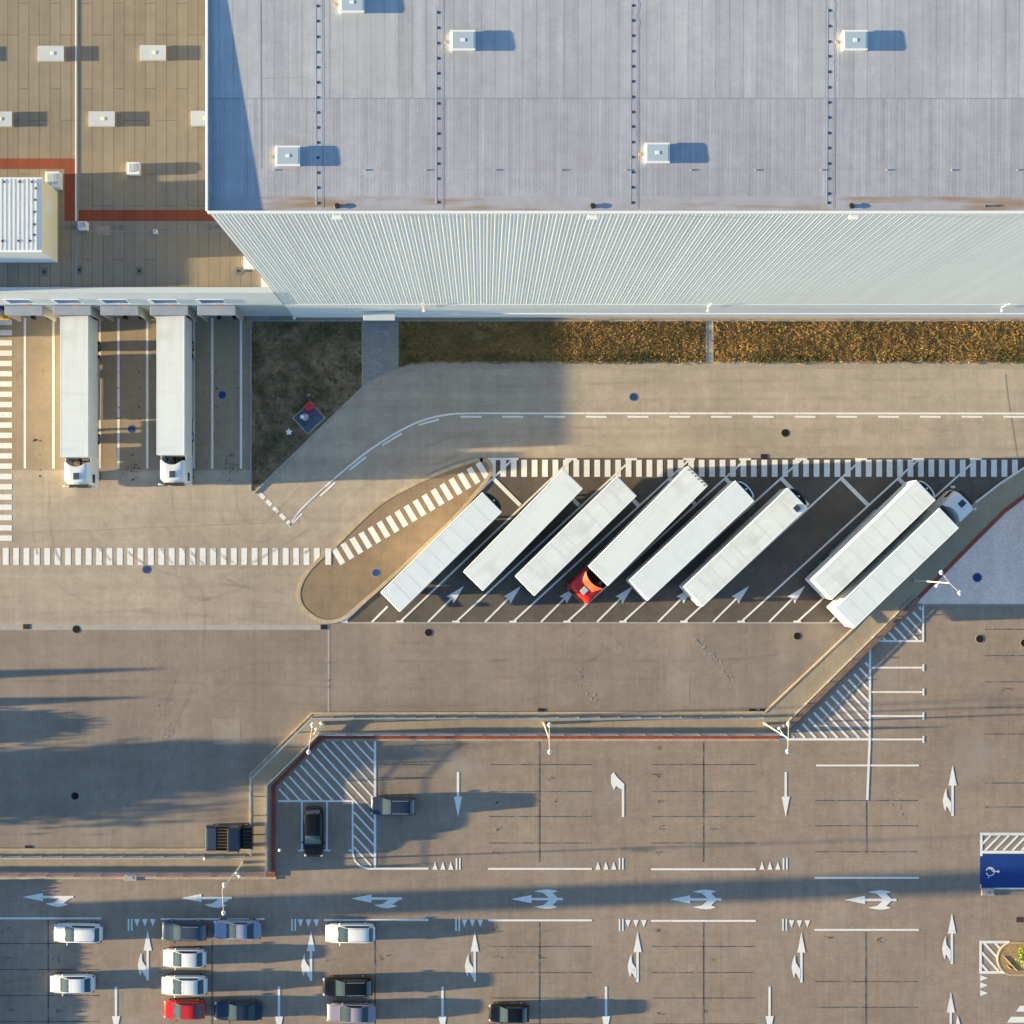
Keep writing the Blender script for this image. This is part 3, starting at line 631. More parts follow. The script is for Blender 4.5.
for x, y, lab in ((352,2.5,'smoke vent cut by the top edge'),(463,40,'smoke vent in the middle of the upper roof'),(855.3,40,'smoke vent at the upper right'),(287.3,155,'smoke vent near the left parapet'),(657.8,152,'smoke vent right of the third anchor row')):
    p = LP(x, y, TH+.1); z = rz(p[1]); w, d = 1.53, 1.24
    v = MB().b2(p[0]-w/2, p[0]+w/2, p[1]-d/2, p[1]+d/2, z-.02, z+.25, .03).build('smoke_vent', 'metal_white', wh); v['label'] = lab
    MB().b2(p[0]-w/2-.06, p[0]+w/2+.06, p[1]-d/2-.06, p[1]+d/2+.06, z+.25, z+.28, .01).build('rim', 'coping', v)
    MB().b2(p[0]-w/2+.05, p[0]+w/2-.05, p[1]-d/2+.07, p[1]+d/2-.07, z+.275, z+.305, .02).build('dome', 'panel', v)
    MB().box((p[0], p[1], z+.315), (.26,.22,.02)).build('latch', 'coping', v)
    dd = MB(); dd.cyl((p[0]-w/2-.38,p[1],z),(p[0]-w/2-.38,p[1],z+.06), .10, n=8); dd.cyl((p[0]-w/2-.38,p[1],z+.03),(p[0]-w/2,p[1],z+.03), .03, n=6); dd.build('hose', 'kerb', v)
for x in (336, 593, 853, 988):
    p = LP(x, 204.5, TH); z = rz(p[1]); s_ = .2 if x < 900 else .08
    v = MB().cyl((p[0],p[1],z),(p[0],p[1],z+.09), s_*.8, s_*.6, 12).build('vent_pipe', 'navy', wh)
    MB().cyl((p[0],p[1],z+.09),(p[0],p[1],z+.13), s_, s_*.7, 12).build('cap', 'black', v)
for x in (337, 593, 854):
    p = LP(x, 213, TH-.4)
    v = MB().box((p[0], -.30, TH-.45), (.62,.28,.10), 0, .02).build('overflow_spout', 'coping', wh)
for x in (424, 707.5, 1000.5):
    p = LP(x, 306, 4.4); v = MB(); v.cyl((p[0],-.1,4.6),(p[0],-.35,4.7), .03, n=6); v = v.build('wall_lamp', 'pole', wh)
    MB().box((p[0], -.42, 4.68), (.22,.26,.10), 0, .03).build('lamp_head', 'coping', v); MB().b2(p[0]-.015, p[0]+.015, -.13, -.10, 4.7, 6.4).build('conduit', 'coping', v)
pd = LP(363.5, 310, 2.6); pe = LP(395, 310, 2.6)
v = MB().b2(pd[0], pe[0], -.95, -.16, 2.6, 2.75, .02).build('door_canopy', 'coping_grey', wh)
v = MB().b2(pd[0]+.7, pe[0]-.7, -.20, -.15, .05, 2.3).build('door', 'panel', wh); MB().box((pe[0]-1.1, -.23, 1.1), (.15,.05,.04)).build('handle', 'dark_steel', v)

# ================================================================= LOW DOCK BUILDING
LH = 10.8
lb = thing('dock_building', 'low building with tan seamed roof, loading docks and red roof strips at top left', 'building', (WX0, WY, 0))
XL = -70.0; ytop = DEP
MB().b2(XL, -.06, 0.0, ytop, 0, LH-.5).build('wall', 'wall2', lb)
MB().b2(XL, -.06, -.06, 0.0, 5.6, LH-.1).build('front_wall', 'wall2', lb)
MB().b2(XL, -.06, -.03, 0.0, 0, 5.6).build('lower_wall', 'panel', lb)
MB().b2(XL, -.06, -.10, .42, LH-.12, LH, .02).build('coping', 'coping_grey', lb)
RL = LH-.30
MB().add([(XL,.42,RL),(-.06,.42,RL),(-.06,ytop,RL),(XL,ytop,RL)], [(0,1,2,3)]).build('roof', 'roof_low', lb)
def Q(px, py): v = G(px, py, LH-.3); return v.x-WX0, v.y-WY
def strip(name, m, x0, y0, x1, y1, dz):
    (a, b_), (c, d) = Q(x0, y0), Q(x1, y1); return MB().b2(a, c, min(b_, d), max(b_, d), RL-.005, RL+dz).build(name, m, lb)
strip('red_strip', 'roof_red', -300,158.5, 74.8,169, .012); strip('red_strip', 'roof_red', 64.5,169, 74.8,221, .010); strip('red_strip', 'roof_red', 78.8,210, 262,221, .012)
strip('membrane_patch', 'roof_low', -300,169.2, 64.3,180, .008)
strip('membrane_patch', 'walk', 97,226, 110,235, .006)['label'] = 'brown stained patch below the red strip'
strip('seam_and_shade', 'coping', 75.4,-260, 76.6,221, .04); strip('seam_and_shade', 'roof_dark', 76.8,-260, 78.0,221, .03); strip('seam_and_shade', 'roof_dark', 76,221, 77,286, .04)  # dark strip right of the pale lip paints the shade it throws
strip('seam_and_shade', 'roof_dark', 62,221.4, 262,221.9, .02); strip('seam_and_shade', 'roof_dark', 62,231.5, 262,232, .02)
for x, y, w, h in ((52.3,54.7,26,14),(154,54,25.5,14),(7,120.2,14.3,14.3),(103,120,26,14),(205,119.5,26,14),(-40,55,26,14),(-70,120,26,14)):
    cx, cy = Q(x, y); cx *= 1; w = 2.2 if w > 20 else 2.2; d = 1.22
    if x == 7: cx, _ = Q(.5, y)
    v = MB().b2(cx-w/2, cx+w/2, cy-d/2, cy+d/2, RL-.01, RL+.28, .02).build('smoke_vent', 'metal_white', lb)
    v['label'] = 'white vent box, ' + {52.3:'upper left',154:'upper right',7:'cut by the left edge',103:'middle of the second row',205:'tucked against the tall warehouse'}.get(x, 'outside the view')
    MB().b2(cx-w/2-.04, cx+w/2+.04, cy-d/2-.04, cy+d/2+.04, RL+.29, RL+.33, .01).build('lid', 'lid', v)
    MB().box((cx+.1, cy, RL+.345), (.3,.3,.03), 0, .01).build('latch', 'yellow' if False else 'cream', v)
    MB().b2(cx+w/2+.04, cx+w/2+.08, cy-d/2, cy+d/2, RL-.01, RL+.2).build('flashing', 'walk', v)
for x, y, w, h, hh in ((56,182.5,14,16,.9),(135,170,12.5,12,.55),(84.5,227,9,8,.6),(156,232.5,4,4,.4)):
    cx, cy = Q(x, y); k = 1/11.42
    v = MB().box((cx, cy, RL+hh/2), (w*k, h*k, hh), 0, .04).build('fan_unit', 'metal_white', lb)
    MB().box((cx+w*k*.18, cy+h*k*.05, RL+hh+.02), (w*k*.35, h*k*.6, .06), .2, .01).build('louvre', 'galv', v)
    MB().box((cx-w*k*.2, cy, RL+hh+.015), (w*k*.3, h*k*.7, .04), 0, .01).build('cover', 'panel', v)
for x, y in ((66.5,227),(73,227),(114.5,227),(121,227),(210,226.8),(216.5,226.8)):
    cx, cy = Q(x, y); MB().cyl((cx,cy,RL),(cx,cy,RL+.05), .2, n=14).build('roof_outlet', 'patch', lb)
for x, y in ((44.5,272),(79.7,270),(139.5,271),(238.5,271)):
    cx, cy = Q(x, y); v = MB().box((cx,cy,RL+.01), (.55,.75,.03)).build('drain_patch', 'patch', lb)
    MB().cyl((cx,cy,RL+.02),(cx,cy,RL+.12), .13, n=10).build('drain', 'black', v)
# flashing box against the warehouse
v = MB().b2(-2.6, -.06, 2.0, 3.6, RL, RL+.5, .02).build('duct_cover', 'coping', lb)
v = MB().b2(-1.1, -.06, .42, 2.0, RL, RL+.3, .02).build('flashing', 'metal_white', lb)
# penthouse
pz = LH - .3; ph = 14.3
(x1, y1), = [(lambda v: (v.x-WX0, v.y-WY))(G(41.5, 178, ph))]; y0 = G(0, 251.5, ph).y - WY; x0 = x1 - 16
pw = MB().b2(x0, x1, y0, y1, pz, ph-.05).build('penthouse', 'cream', lb)
MB().b2(x0-.0, x1-.0, y0-.03, y0, pz, ph-.05).build('front_wall', 'wall2', pw)
b = MB(); b.b2(x0-.05, x1+.04, y0-.06, y1+.05, ph-.05, ph); b.build('coping', 'coping', pw)
b = MB()
for k in range(28): b.b2(x1-.55-k*.37, x1-.40-k*.37, y0+.12, y1-.08, ph, ph+.05)
b.build('roof', 'metal_white', pw)
b = MB()
for px, py in ((4.5,182),(19.5,182),(32,182),(36,188.5),(35.5,200),(35,212),(34.5,224.5),(34.5,235),(2.5,241),(18.5,241),(30,241)):
    v = G(px, py, ph); b.cyl((v.x-WX0, v.y-WY, ph),(v.x-WX0, v.y-WY, ph+.09), .09, n=8)
b.build('roof_bolts', 'black', pw)
MB().b2(x1, x1+.03, y1-2.6, y1-1.4, ph-2.3, ph-1.0).build('hatch', 'coping', pw)
cx, cy = Q(-80, 272); MB().b2(cx-3, cx+3, cy-1.9, cy+1.0, RL, RL+2.3, .03).build('shade_block', 'metal_white', lb)  # unseen block added to shade the front strip of roof
# dock doors, shelters, windows
for i, px in enumerate((23.5, 72, 119.5, 169, 216.5, -25, -73)):
    c = G(px, 0, 5.2).x - WX0; w = 3.5
    if i == 5: w = 3.5
    s_ = MB().b2(c-w/2, c+w/2, -.92, -.06, 4.9, 5.2, .03).build('dock_shelter', 'shelter', lb)
    MB().b2(c+w/2-.14, c+w/2, -.86, -.06, 1.6, 4.9).build('side_curtain', 'shelter_side', s_); MB().b2(c-w/2, c-w/2+.14, -.86, -.06, 1.6, 4.9).build('side_curtain', 'shelter_side', s_)
    MB().b2(c-w/2+.3, c+w/2-.3, -.06, -.035, 1.1, 4.6).build('dock_door', 'black', s_)
    MB().b2(c-.9, c-.6, -.45, -.05, .5, 1.1).build('bumper', 'tyre', s_); MB().b2(c+.6, c+.9, -.45, -.05, .5, 1.1).build('bumper', 'tyre', s_)
    cw = G(px-8.5+1, 0, 7.4).x - WX0 + .3
    wn = MB().b2(cw-1.15, cw+1.05, -.085, -.055, 6.45, 7.95).build('window', 'winglass', lb)
    fr = MB(); fr.b2(cw-1.25, cw+1.15, -.12, -.06, 6.35, 6.45); fr.b2(cw-1.25, cw+1.15, -.12, -.06, 7.95, 8.05); fr.b2(cw-1.25, cw-1.15, -.12, -.06, 6.45, 7.95); fr.b2(cw+1.05, cw+1.15, -.12, -.06, 6.45, 7.95)
    fr.build('frame', 'wall2', wn)
    MB().box((cw+.3, -.14, 6.1), (.62,.14,.10), 0, .02).build('dock_lamp', 'kerb', lb)
MB().b2(G(-14,0,3).x-WX0, G(8.5,0,3).x-WX0, -.92, -.06, 2.75, 3.0, .03).build('yellow_hood', 'yellow', lb)
MB().b2(G(-14,0,5).x-WX0, G(2.5,0,5).x-WX0, -.35, -.06, 4.3, 5.0, .03).build('sign_box', 'blue', lb)

# ================================================================= VEHICLES
def wheel(parent, x, y, r, w, name='wheel'):
    t = MB().cyl((x, y-w/2, r), (x, y+w/2, r), r, n=18).build(name, 'tyre', parent, True)
    MB().cyl((x, y-w/2-.006, r), (x, y+w/2+.006, r), r*.58, n=14).build('rim', 'rim', t, True)

def section_body(stations, npts):
    """loft of closed half sections"""
    b = MB(); vs = []; fs = []
    for s_ in stations: vs += s_
    for i in range(len(stations)-1):
        for j in range(npts-1):
            a = i*npts+j; fs.append((a, a+1, a+npts+1, a+npts))
    fs.append(tuple(range(npts))); fs.append(tuple(range((len(stations)-1)*npts, len(stations)*npts))[::-1])
    b.add(vs, fs); return b

def smoothstep(t): t = max(0, min(1, t)); return t*t*(3-2*t)
def make_car(name, label, cat, px, py, rot, paint, L_=4.5, W_=1.82, Ht=1.48, style='estate', roof=None, group='cars parked in the car park', rails=False, nose=None):
    """front at local +x"""
    c = G(px, py, .75); t = thing(name, label, cat, (c.x, c.y, .0), rot, group)
    hl = L_/2
    P = {'estate': dict(cowl=1.05, rf=.12, rr=-1.75, tail=-2.12, hood=.80, belt=.94, deck=1.0),
         'hatch':  dict(cowl=1.02, rf=.10, rr=-1.45, tail=-1.98, hood=.78, belt=.93, deck=.98),
         'saloon': dict(cowl=.92, rf=-.02, rr=-1.02, tail=-1.62, hood=.78, belt=.90, deck=.98),
         'suv':    dict(cowl=1.05, rf=.3, rr=-1.75, tail=-2.10, hood=.98, belt=1.10, deck=1.15)}[style]
    k = L_/4.5; cowl, rf, rr, tail = [P[q]*k for q in ('cowl','rf','rr','tail')]
    def prof(u):
        if u > cowl: q = (u-cowl)/(hl-cowl); b = P['belt']-.02 + (P['hood']-P['belt'])*q - .22*max(0, q-.78)/.22*max(0,(q-.78)/.22)
        elif u < tail: q = (tail-u)/(hl+tail) if hl+tail > .01 else 1; b = P['deck'] - .10*q*q
        else: b = P['belt'] + (P['deck']-P['belt'])*(cowl-u)/(cowl-tail)
        if u >= cowl or u <= tail: c_ = b
        elif u > rf: c_ = b + (Ht-.03-b)*smoothstep((cowl-u)/(cowl-rf))**.85
        elif u < rr: c_ = b + (Ht-.05-b)*((u-tail)/(rr-tail))**.75
        else: q = (u-rr)/(rf-rr); c_ = Ht - .05 + .05*math.sin(math.pi*min(1,q*.9+.1))
        return b, c_
    us = [-hl, -hl+.03, -hl+.10, -hl+.22] + [-hl+.22+(tail+hl-.22)*q for q in ((.5,) if tail+hl > .4 else ())] + [tail, (tail*2+rr)/3, (tail+rr*2)/3, rr]
    us += [rr+(rf-rr)*q for q in (.12,.3,.5,.7,.88)] + [rf, rf+(cowl-rf)*.3, rf+(cowl-rf)*.65, cowl] + [cowl+(hl-cowl)*q for q in (.12,.4,.65,.8,.9,.97,1)]
    us = sorted(set(round(u, 4) for u in us)); half = []; st = []
    for u in us:
        e = abs(u)/hl; fx = 1 - (.33 if u > 0 else .21)*max(0,(e-.60)/.40)**2.3 - (.08 if e > .985 else 0)
        w = W_/2*fx; b_, c_ = prof(u); dz = .10*max(0,(e-.9)/.1)
        h = max(0, min(1, (c_-b_)/(Ht-P['belt'])))
        pts = [(w*.90,.24+dz), (w*.985,.42), (w,.62), (w*.985,b_-.10), (w*.93,b_-.015), (w*.865,b_+.005), (w*(.865-.145*h),b_+(c_-b_)*.90+.005), (w*(.62),max(c_-.005,b_+.02)), (w*.3,max(c_+.012,b_+.035)), (0,max(c_+.018,b_+.04))]
        half.append(pts); st.append([(u, -y, z) for y, z in pts] + [(u, y, z) for y, z in pts[-2::-1]])
    body = section_body(st, 19).build('body', paint, t, True)
    def pt(i, j, side):   # interpolated
        y, z = half[i][j]; return Vector((us[i], y*side, z))
    def lerp(a, b__, q): return a + (b__-a)*q
    ic = us.index(round(cowl,4)); irf = us.index(round(rf,4)); irr = us.index(round(rr,4)); it = us.index(round(tail,4))
    def glass(i0, i1, nm, q0=.06, q1=.94):
        g_ = MB(); rows = []
        n_ = abs(i1-i0); idx = list(range(min(i0,i1), max(i0,i1)+1))
        for i in idx:
            row = [(us[i], -half[i][6][0]*.96, half[i][6][1]), (us[i], -half[i][7][0], half[i][7][1]), (us[i],0,half[i][9][1]), (us[i], half[i][7][0], half[i][7][1]), (us[i], half[i][6][0]*.96, half[i][6][1])]
            rows.append([Vector(p) for p in row])
        A0 = [lerp(a, b__, .10) for a, b__ in zip(rows[0], rows[1])]; A1 = [lerp(a, b__, .10) for a, b__ in zip(rows[-1], rows[-2])]
        rows[0] = A0; rows[-1] = A1
        up = Vector((.010 if idx[0] > 8 else -.010, 0, .016)); vs = [p+up for r_ in rows for p in r_]
        fs = [(r_*5+j, r_*5+j+1, (r_+1)*5+j+1, (r_+1)*5+j) for r_ in range(len(rows)-1) for j in range(4)]
        g_.add(vs, fs); g_.build(nm, 'glass', t, True)
    glass(irf, ic, 'windscreen'); glass(it, irr, 'rear_window')
    for s_ in (-1, 1):
        g_ = MB(); vs = []; idx = list(range(irr, irf+2))
        for i in idx:
            a, b__ = pt(i,5,s_), pt(i,6,s_); o_ = Vector((0, .012*s_, .006))
            vs += [lerp(a,b__,.10)+o_, lerp(a,b__,.86)+o_]
        g_.add(vs, [(2*j, 2*j+2, 2*j+3, 2*j+1) for j in range(len(idx)-1)]); g_.build('side_window', 'glass', t)
        xm = cowl-.18; m_ = MB().box((xm, s_*(W_/2+.07), .96 if style != 'suv' else 1.08), (.13,.20,.13), 0, .035).build('mirror', paint, t)
        hlx = hl-.16; MB().box((hlx, s_*(W_/2-.24), P['hood']-.14), (.20,.30,.12), -s_*.35, .03).build('headlight', 'lamp_clear', t)
        MB().box((-hl+.06, s_*(W_/2-.20), .80), (.14,.26,.14), s_*.25, .03).build('taillight', 'lamp_red', t)
        for xx in (hl*.62, -hl*.60): wheel(t, xx, s_*(W_/2-.11), .32, .20)
        if rails:
            r_ = MB(); r_.cyl((rf-.1, s_*W_*.33, Ht+.03), (rr+.15, s_*W_*.33, Ht+.01), .022, n=6); r_.build('roof_rail', 'galv', t)
    gp = MB()
    for s_ in (-1, 1):
        for i0 in range(ic, len(us)-3):
            a_, b_2 = half[i0], half[i0+1]; ya, yb = a_[4][0]*s_*.90, b_2[4][0]*s_*.90; za, zb_ = a_[5][1]+.028, b_2[5][1]+.028
            gp.add([(us[i0],ya-.012,za),(us[i0],ya+.012,za),(us[i0+1],yb+.012,zb_),(us[i0+1],yb-.012,zb_)], [(0,1,2,3)])
    gp.b2(cowl-.01, cowl+.05, -W_*.36, W_*.36, P['belt']-.02, P['belt']+.035); gp.build('bonnet_gap', 'black', t)
    MB().box((hl+.0, 0, .42), (.03,.52,.12)).build('number_plate', 'coping', t)
    MB().box((hl-.02, 0, .60), (.06,.9,.12), 0, .02).build('grille', 'black', t)
    if roof: 
        rr_ = MB(); y_ = W_*.29; zt = Ht+.022; rr_.b2(rr+.15, rf-.1, -y_, y_, zt, zt+.006); rr_.build('roof_panel', roof, t)
    return t
W_DIR = math.pi
CARS = [
 ('white estate car alone at far left, under the white edge line','car',77.5,933.3,'paint_white',4.65,'estate','black'),
 ('white hatchback alone at far left, second row','car',71.8,984,'paint_white',4.3,'hatch',None),
 ('slate blue estate car with pale bonnet, left of the silver blue saloon','car',184,931.3,'paint_slate',4.35,'estate',None),
 ('silver blue saloon nose to tail behind the slate estate','car',237,930,'paint_silverblue',4.6,'saloon',None),
 ('white hatchback with rear spoiler in the middle of the left cluster','car',184,958.3,'paint_white',4.15,'hatch',None),
 ('white hatchback directly above the red car','car',184,985.7,'paint_white',4.4,'hatch',None),
 ('bright red hatchback in the bottom row','car',184,1010,'paint_red',3.95,'hatch',None),
 ('dark navy saloon right of the red hatchback','car',238,1011,'paint_navy',4.6,'saloon',None),
 ('white estate car under the edge line right of the yield triangles','car',350,933.5,'paint_white',4.8,'estate',None),
 ('black estate car just above the mauve saloon','car',347.5,987,'paint_black',4.8,'estate',None),
 ('mauve silver saloon at the bottom, below the black estate','car',351,1013.2,'paint_mauve',4.7,'saloon',None),
 ('lone black car with bright bonnet glare at the bottom centre','car',509,1013.5,'paint_black',3.9,'hatch',None),
 ('dark blue estate car with pale bonnet beside the hatched corner','car',393,806,'paint_blue',4.35,'estate',None)]
for i, (lab, cat, x, y, p, Lc, stl, rf_) in enumerate(CARS):
    make_car('parked_car', lab, cat, x, y, W_DIR + random.uniform(-.012,.012), p, Lc, 1.84 if Lc > 4.3 else 1.76, 1.31 if stl == 'saloon' else 1.38, stl, rails=stl == 'estate')
make_car('parked_car', 'long black estate car parked nose up inside the hatched corner', 'car', 313.5, 832, R(-90), 'paint_black', 4.8, 1.95, 1.6, 'estate')

def make_trailer(t, Ln, W_=2.6, ribs=True, unit=None, zt=4.0, x0=None, studs=False, hatch_=False, skin='trailer'):
    """box semi-trailer, local x from -Ln/2 (doors) to +Ln/2 (front), onto thing t"""
    a, b__ = -Ln/2, Ln/2; zb = 1.15
    body = MB().b2(a, b__, -W_/2, W_/2, zb, zt, .05).build('trailer_box', skin, t)
    r_ = MB()
    r_.b2(a+.05, b__-.05, -W_/2+.02, -W_/2+.10, zt-.01, zt+.004); r_.b2(a+.05, b__-.05, W_/2-.10, W_/2-.02, zt-.01, zt+.004)
    r_.build('roof_rail', 'coping', body)
    if ribs:
        r_ = MB(); n_ = 9
        for k in range(1, n_): x = a + Ln*k/n_; r_.b2(x-.02, x+.02, -W_/2+.12, W_/2-.12, zt-.005, zt+.005)
        r_.build('roof_rib', 'trailer_side', body)
    for s_ in (-1, 1):
        c_ = MB(); n_ = 22; 
        for k in range(n_):
            x = a+.1+(Ln-.2)*k/n_; c_.b2(x, x+(Ln-.2)/n_-.04, s_*W_/2-.004*s_, s_*(W_/2+.018), zb+.12, zt-.22)
        c_.build('side_curtain', 'trailer_side', body)
        MB().b2(a+3.6, b__-3.8, s_*(W_/2-.06), s_*(W_/2-.02), .30, 1.10).build('side_guard', 'galv', t)  # guard made deep and solid to block sun under the trailer
        MB().b2(a+.9, b__-.5, s_*.45-.06, s_*.45+.06, .85, zb).build('chassis_beam', 'dark_steel', t)
        for k in (0,1,2): wheel(t, a+2.3+1.32*k, s_*(W_/2-.24), .50, .36)
        lg = MB().box((b__-2.9, s_*.85, .55), (.16,.16,1.0)).build('landing_leg', 'dark_steel', t); MB().box((b__-2.9, s_*.85, .03), (.3,.3,.06)).build('foot', 'dark_steel', lg)
        d_ = MB().b2(a-.04, a, s_*.03, s_*(W_/2-.05), zb+.05, zt-.10, .01).build('rear_door', 'coping', body)
        MB().cyl((a-.06, s_*.45, zb+.1), (a-.06, s_*.45, zt-.2), .02, n=6).build('lock_bar', 'galv', d_)
        MB().box((a-.02, s_*(W_/2-.35), .88), (.08,.5,.14)).build('taillight', 'lamp_red', t)
    MB().b2(a+.02, a+.14, -W_/2+.1, W_/2-.1, .50, .64).build('rear_bumper', 'dark_steel', t)
    if studs:
        r_ = MB().b2(b__, b__+.05, -W_/2, W_/2, zb, zt+.03) if studs == 'front' else MB().b2(a-.06, a, -W_/2, W_/2, zt-.14, zt+.03)
        f_ = r_.build('end_frame', 'rust', body); q = MB()
        for k in range(6): q.box((a+.25, -1+.4*k, zt+.02), (.10,.12,.05))
        q.build('roof_lights', 'rust', f_)
    if unit:
        n_ = 12; pts = [(b__+.02, -W_/2+.25)] + [(b__+.02+.42*math.sin(math.pi*k/n_), -(W_/2-.25)*math.cos(math.pi*k/n_)) for k in range(1, n_)] + [(b__+.02, W_/2-.25)]
        u_ = MB().prism(pts, 1.9, zt-.30).build('cooling_unit', 'black', t, True)
        out = [(p[0], p[1]) for p in pts[1:-1]]
        MB().ribbon(out, .09, zt-.35, zt-.12).build('rim', 'coping' if unit != 'dark' else 'dark_steel', u_)
        MB().cyl((b__+.22,0,zt-.30),(b__+.22,0,zt-.22), .09, n=10).build('fan', 'coping', u_)
    if hatch_: MB().box((b__-.75, -.65, zt+.03), (.55,.55,.06), 0, .02).build('roof_hatch', 'navy', body)

def make_cab(t, x0, body='cab_white', W_=2.48, zr=3.55, defl=None):
    """tractor unit on thing t; x0 = rear of the cab, front at +x"""
    ln = 2.25; n_ = 10
    back = [(x0 + .42*math.cos(a)*1.0 - .0, (W_/2-.10)*math.sin(a)) for a in [R(-90+180*k/n_) for k in range(n_+1)]]
    # concave rear edge, rounded front
    def ring(inx, iny, z, fx=0):
        back = [(x0 + inx*.3 + .40*(1-abs(2*k/n_-1)**2), (-W_/2+iny) + (W_-2*iny)*k/n_) for k in range(n_+1)]
        fr = [(x0+ln-.28-fx, W_/2-iny), (x0+ln-.10-fx, W_/2-iny-.10), (x0+ln-fx, W_/2-.42-iny), (x0+ln+.04-fx, 0), (x0+ln-fx, -W_/2+.42+iny), (x0+ln-.10-fx, -W_/2+iny+.10), (x0+ln-.28-fx, -W_/2+iny)]
        return [(x, y, z) for x, y in back + fr]
    rings = [ring(0,.03,.45,.06), ring(0,0,.6,0), ring(0,0,1.5,0), ring(.0,.04,2.55,.16), ring(.05,.08,zr-.25,.30), ring(.12,.18,zr-.05,.42), ring(.2,.32,zr,.55)]
    m_ = len(rings[0]); b = MB(); vs = [p for r_ in rings for p in r_]
    fs = [(i*m_+j, i*m_+(j+1) % m_, (i+1)*m_+(j+1) % m_, (i+1)*m_+j) for i in range(len(rings)-1) for j in range(m_)]
    fs.append(tuple(range((len(rings)-1)*m_, len(rings)*m_))); b.add(vs, fs)
    cab = b.build('cab', body, t, True)
    MB().box((x0+ln*.60, .05, zr+.02), (.62,.55,.06), 0, .02).build('roof_hatch', 'navy' if body == 'cab_white' else 'panel', cab)
    if defl:
        b = MB(); y_ = W_/2-.22
        q0 = [(x0+.95,-y_*.62,zr+.0),(x0+.95,y_*.62,zr+.0)]
        arc = [(x0 + .40*(1-abs(2*k/n_-1)**2) - .02, -y_-.08 + (2*y_+.16)*k/n_, zr+.42) for k in range(n_+1)]
        b.add(q0 + arc, [(0,2+k+1,2+k) if k < n_/2 else (1,2+k+1,2+k) for k in range(n_)] + [(0,1,2+n_//2)])
        lo = [(x, y, zr-.05) for x, y, z in arc]; b.add(arc + lo, [(k, k+1, n_+2+k, n_+1+k) for k in range(n_)])
        b.build('deflector', defl, cab)
    # windscreen, visor, side windows
    fx = lambda z: x0+ln - .16*(z-1.5)/1.05 - .02
    MB().add([(fx(1.75)+.05,-.95,1.75),(fx(1.75)+.05,.95,1.75),(fx(2.7)+.03,.86,2.62),(fx(2.7)+.03,-.86,2.62)], [(0,1,2,3)]).build('windscreen', 'cab_glass', cab)
    MB().box((x0+ln-.02, 0, 2.78), (.30,1.8,.06), 0, .02).build('visor', 'black', cab)
    MB().box((x0+ln+.02, 0, .75), (.10,W_-.3,.5), 0, .03).build('bumper', body, cab); MB().box((x0+ln+.05, 0, 1.2), (.05,1.3,.35), 0, .01).build('grille', 'black', cab)
    for s_ in (-1, 1):
        MB().box((x0+ln-.75, s_*(W_/2-.01), 2.05), (.8,.05,.65), 0, .01).build('side_window', 'cab_glass', cab)
        mr = MB().box((x0+ln-.02, s_*(W_/2+.20), 2.2), (.16,.24,.75), 0, .04).build('mirror', 'black' if body != 'cab_white' else 'cab_white', cab)
        MB().box((x0+ln-.05, s_*(W_/2+.05), 2.5), (.05,.3,.05)).build('arm', 'black', mr)
        MB().box((x0+ln+.03, s_*.85, .78), (.06,.34,.18), 0, .02).build('headlight', 'lamp_clear', cab)
        MB().b2(x0-.55, x0+.1, s_*(W_/2-.08), s_*(W_/2-.03), .5, 2.9, .01).build('side_fairing', body, cab)
        MB().b2(x0-4.0, x0+1.8, s_*.42-.05, s_*.42+.05, .62, .90).build('chassis_beam', 'dark_steel', t)
        wheel(t, x0+1.15, s_*(W_/2-.2), .50, .34); wheel(t, x0-2.4, s_*(W_/2-.3), .50, .56)
        MB().cyl((x0-1.5, s_*(W_/2-.38), .72), (x0-.2, s_*(W_/2-.38), .72), .32, n=14).build('fuel_tank', 'rim', t)
    cc = MB().box((x0-.15, .3, 1.5), (.12,.5,.8), 0, .02).build('air_intake', 'black', t)
    b = MB()
    for k in range(3):
        pp = [Vector((x0+.1-.12*j*1.0, -.5+.15*k+.05*math.sin(j), 1.9-.16*math.sin(j*.8))) for j in range(6)]
        for p, q in zip(pp[:-1], pp[1:]): b.cyl(p, q, .025, n=5)
    b.build('air_hoses', 'dark_steel', t)

TRL = [  # roof centre px, dir px(dx,dy towards up right), px length, opts
 (441.3,552,(102,-100),143,dict(unit='dark',ribs=True,skin='trailer_cool'),'up','ribbed white trailer beside the traffic island, first of the slanted row'),
 (523.2,530,(100,-102.5),143,dict(ribs=False),'up','smooth white trailer second in the slanted row, its nose on the zebra crossing'),
 (576,536,(102.5,-100.5),143,dict(ribs=True,skin='trailer_aged'),'up','ribbed white trailer between the smooth second one and the red cab lorry'),
 (648.3,526,(100.5,-101),142,dict(ribs=False,studs='rear'),'down',None),
 (692,540.5,(106.5,-100),146,dict(ribs=False,unit='light',skin='trailer_cool'),'up','smooth white trailer with a pale rimmed nose unit, right of the red cab lorry'),
 (745.6,547.2,(105,-99.5),144,dict(ribs=True,unit='dark',hatch_=True,skin='trailer_aged'),'up','ribbed white trailer with a dark square hatch at its nose'),
 (874.4,539.8,(103.8,-99.8),144,dict(ribs=True,unit='light'),'up','ribbed white trailer squeezed against the rightmost lorry'),
 (897.3,568,(104.5,-100.2),145,dict(ribs=True,skin='trailer_cool'),'up',None)]
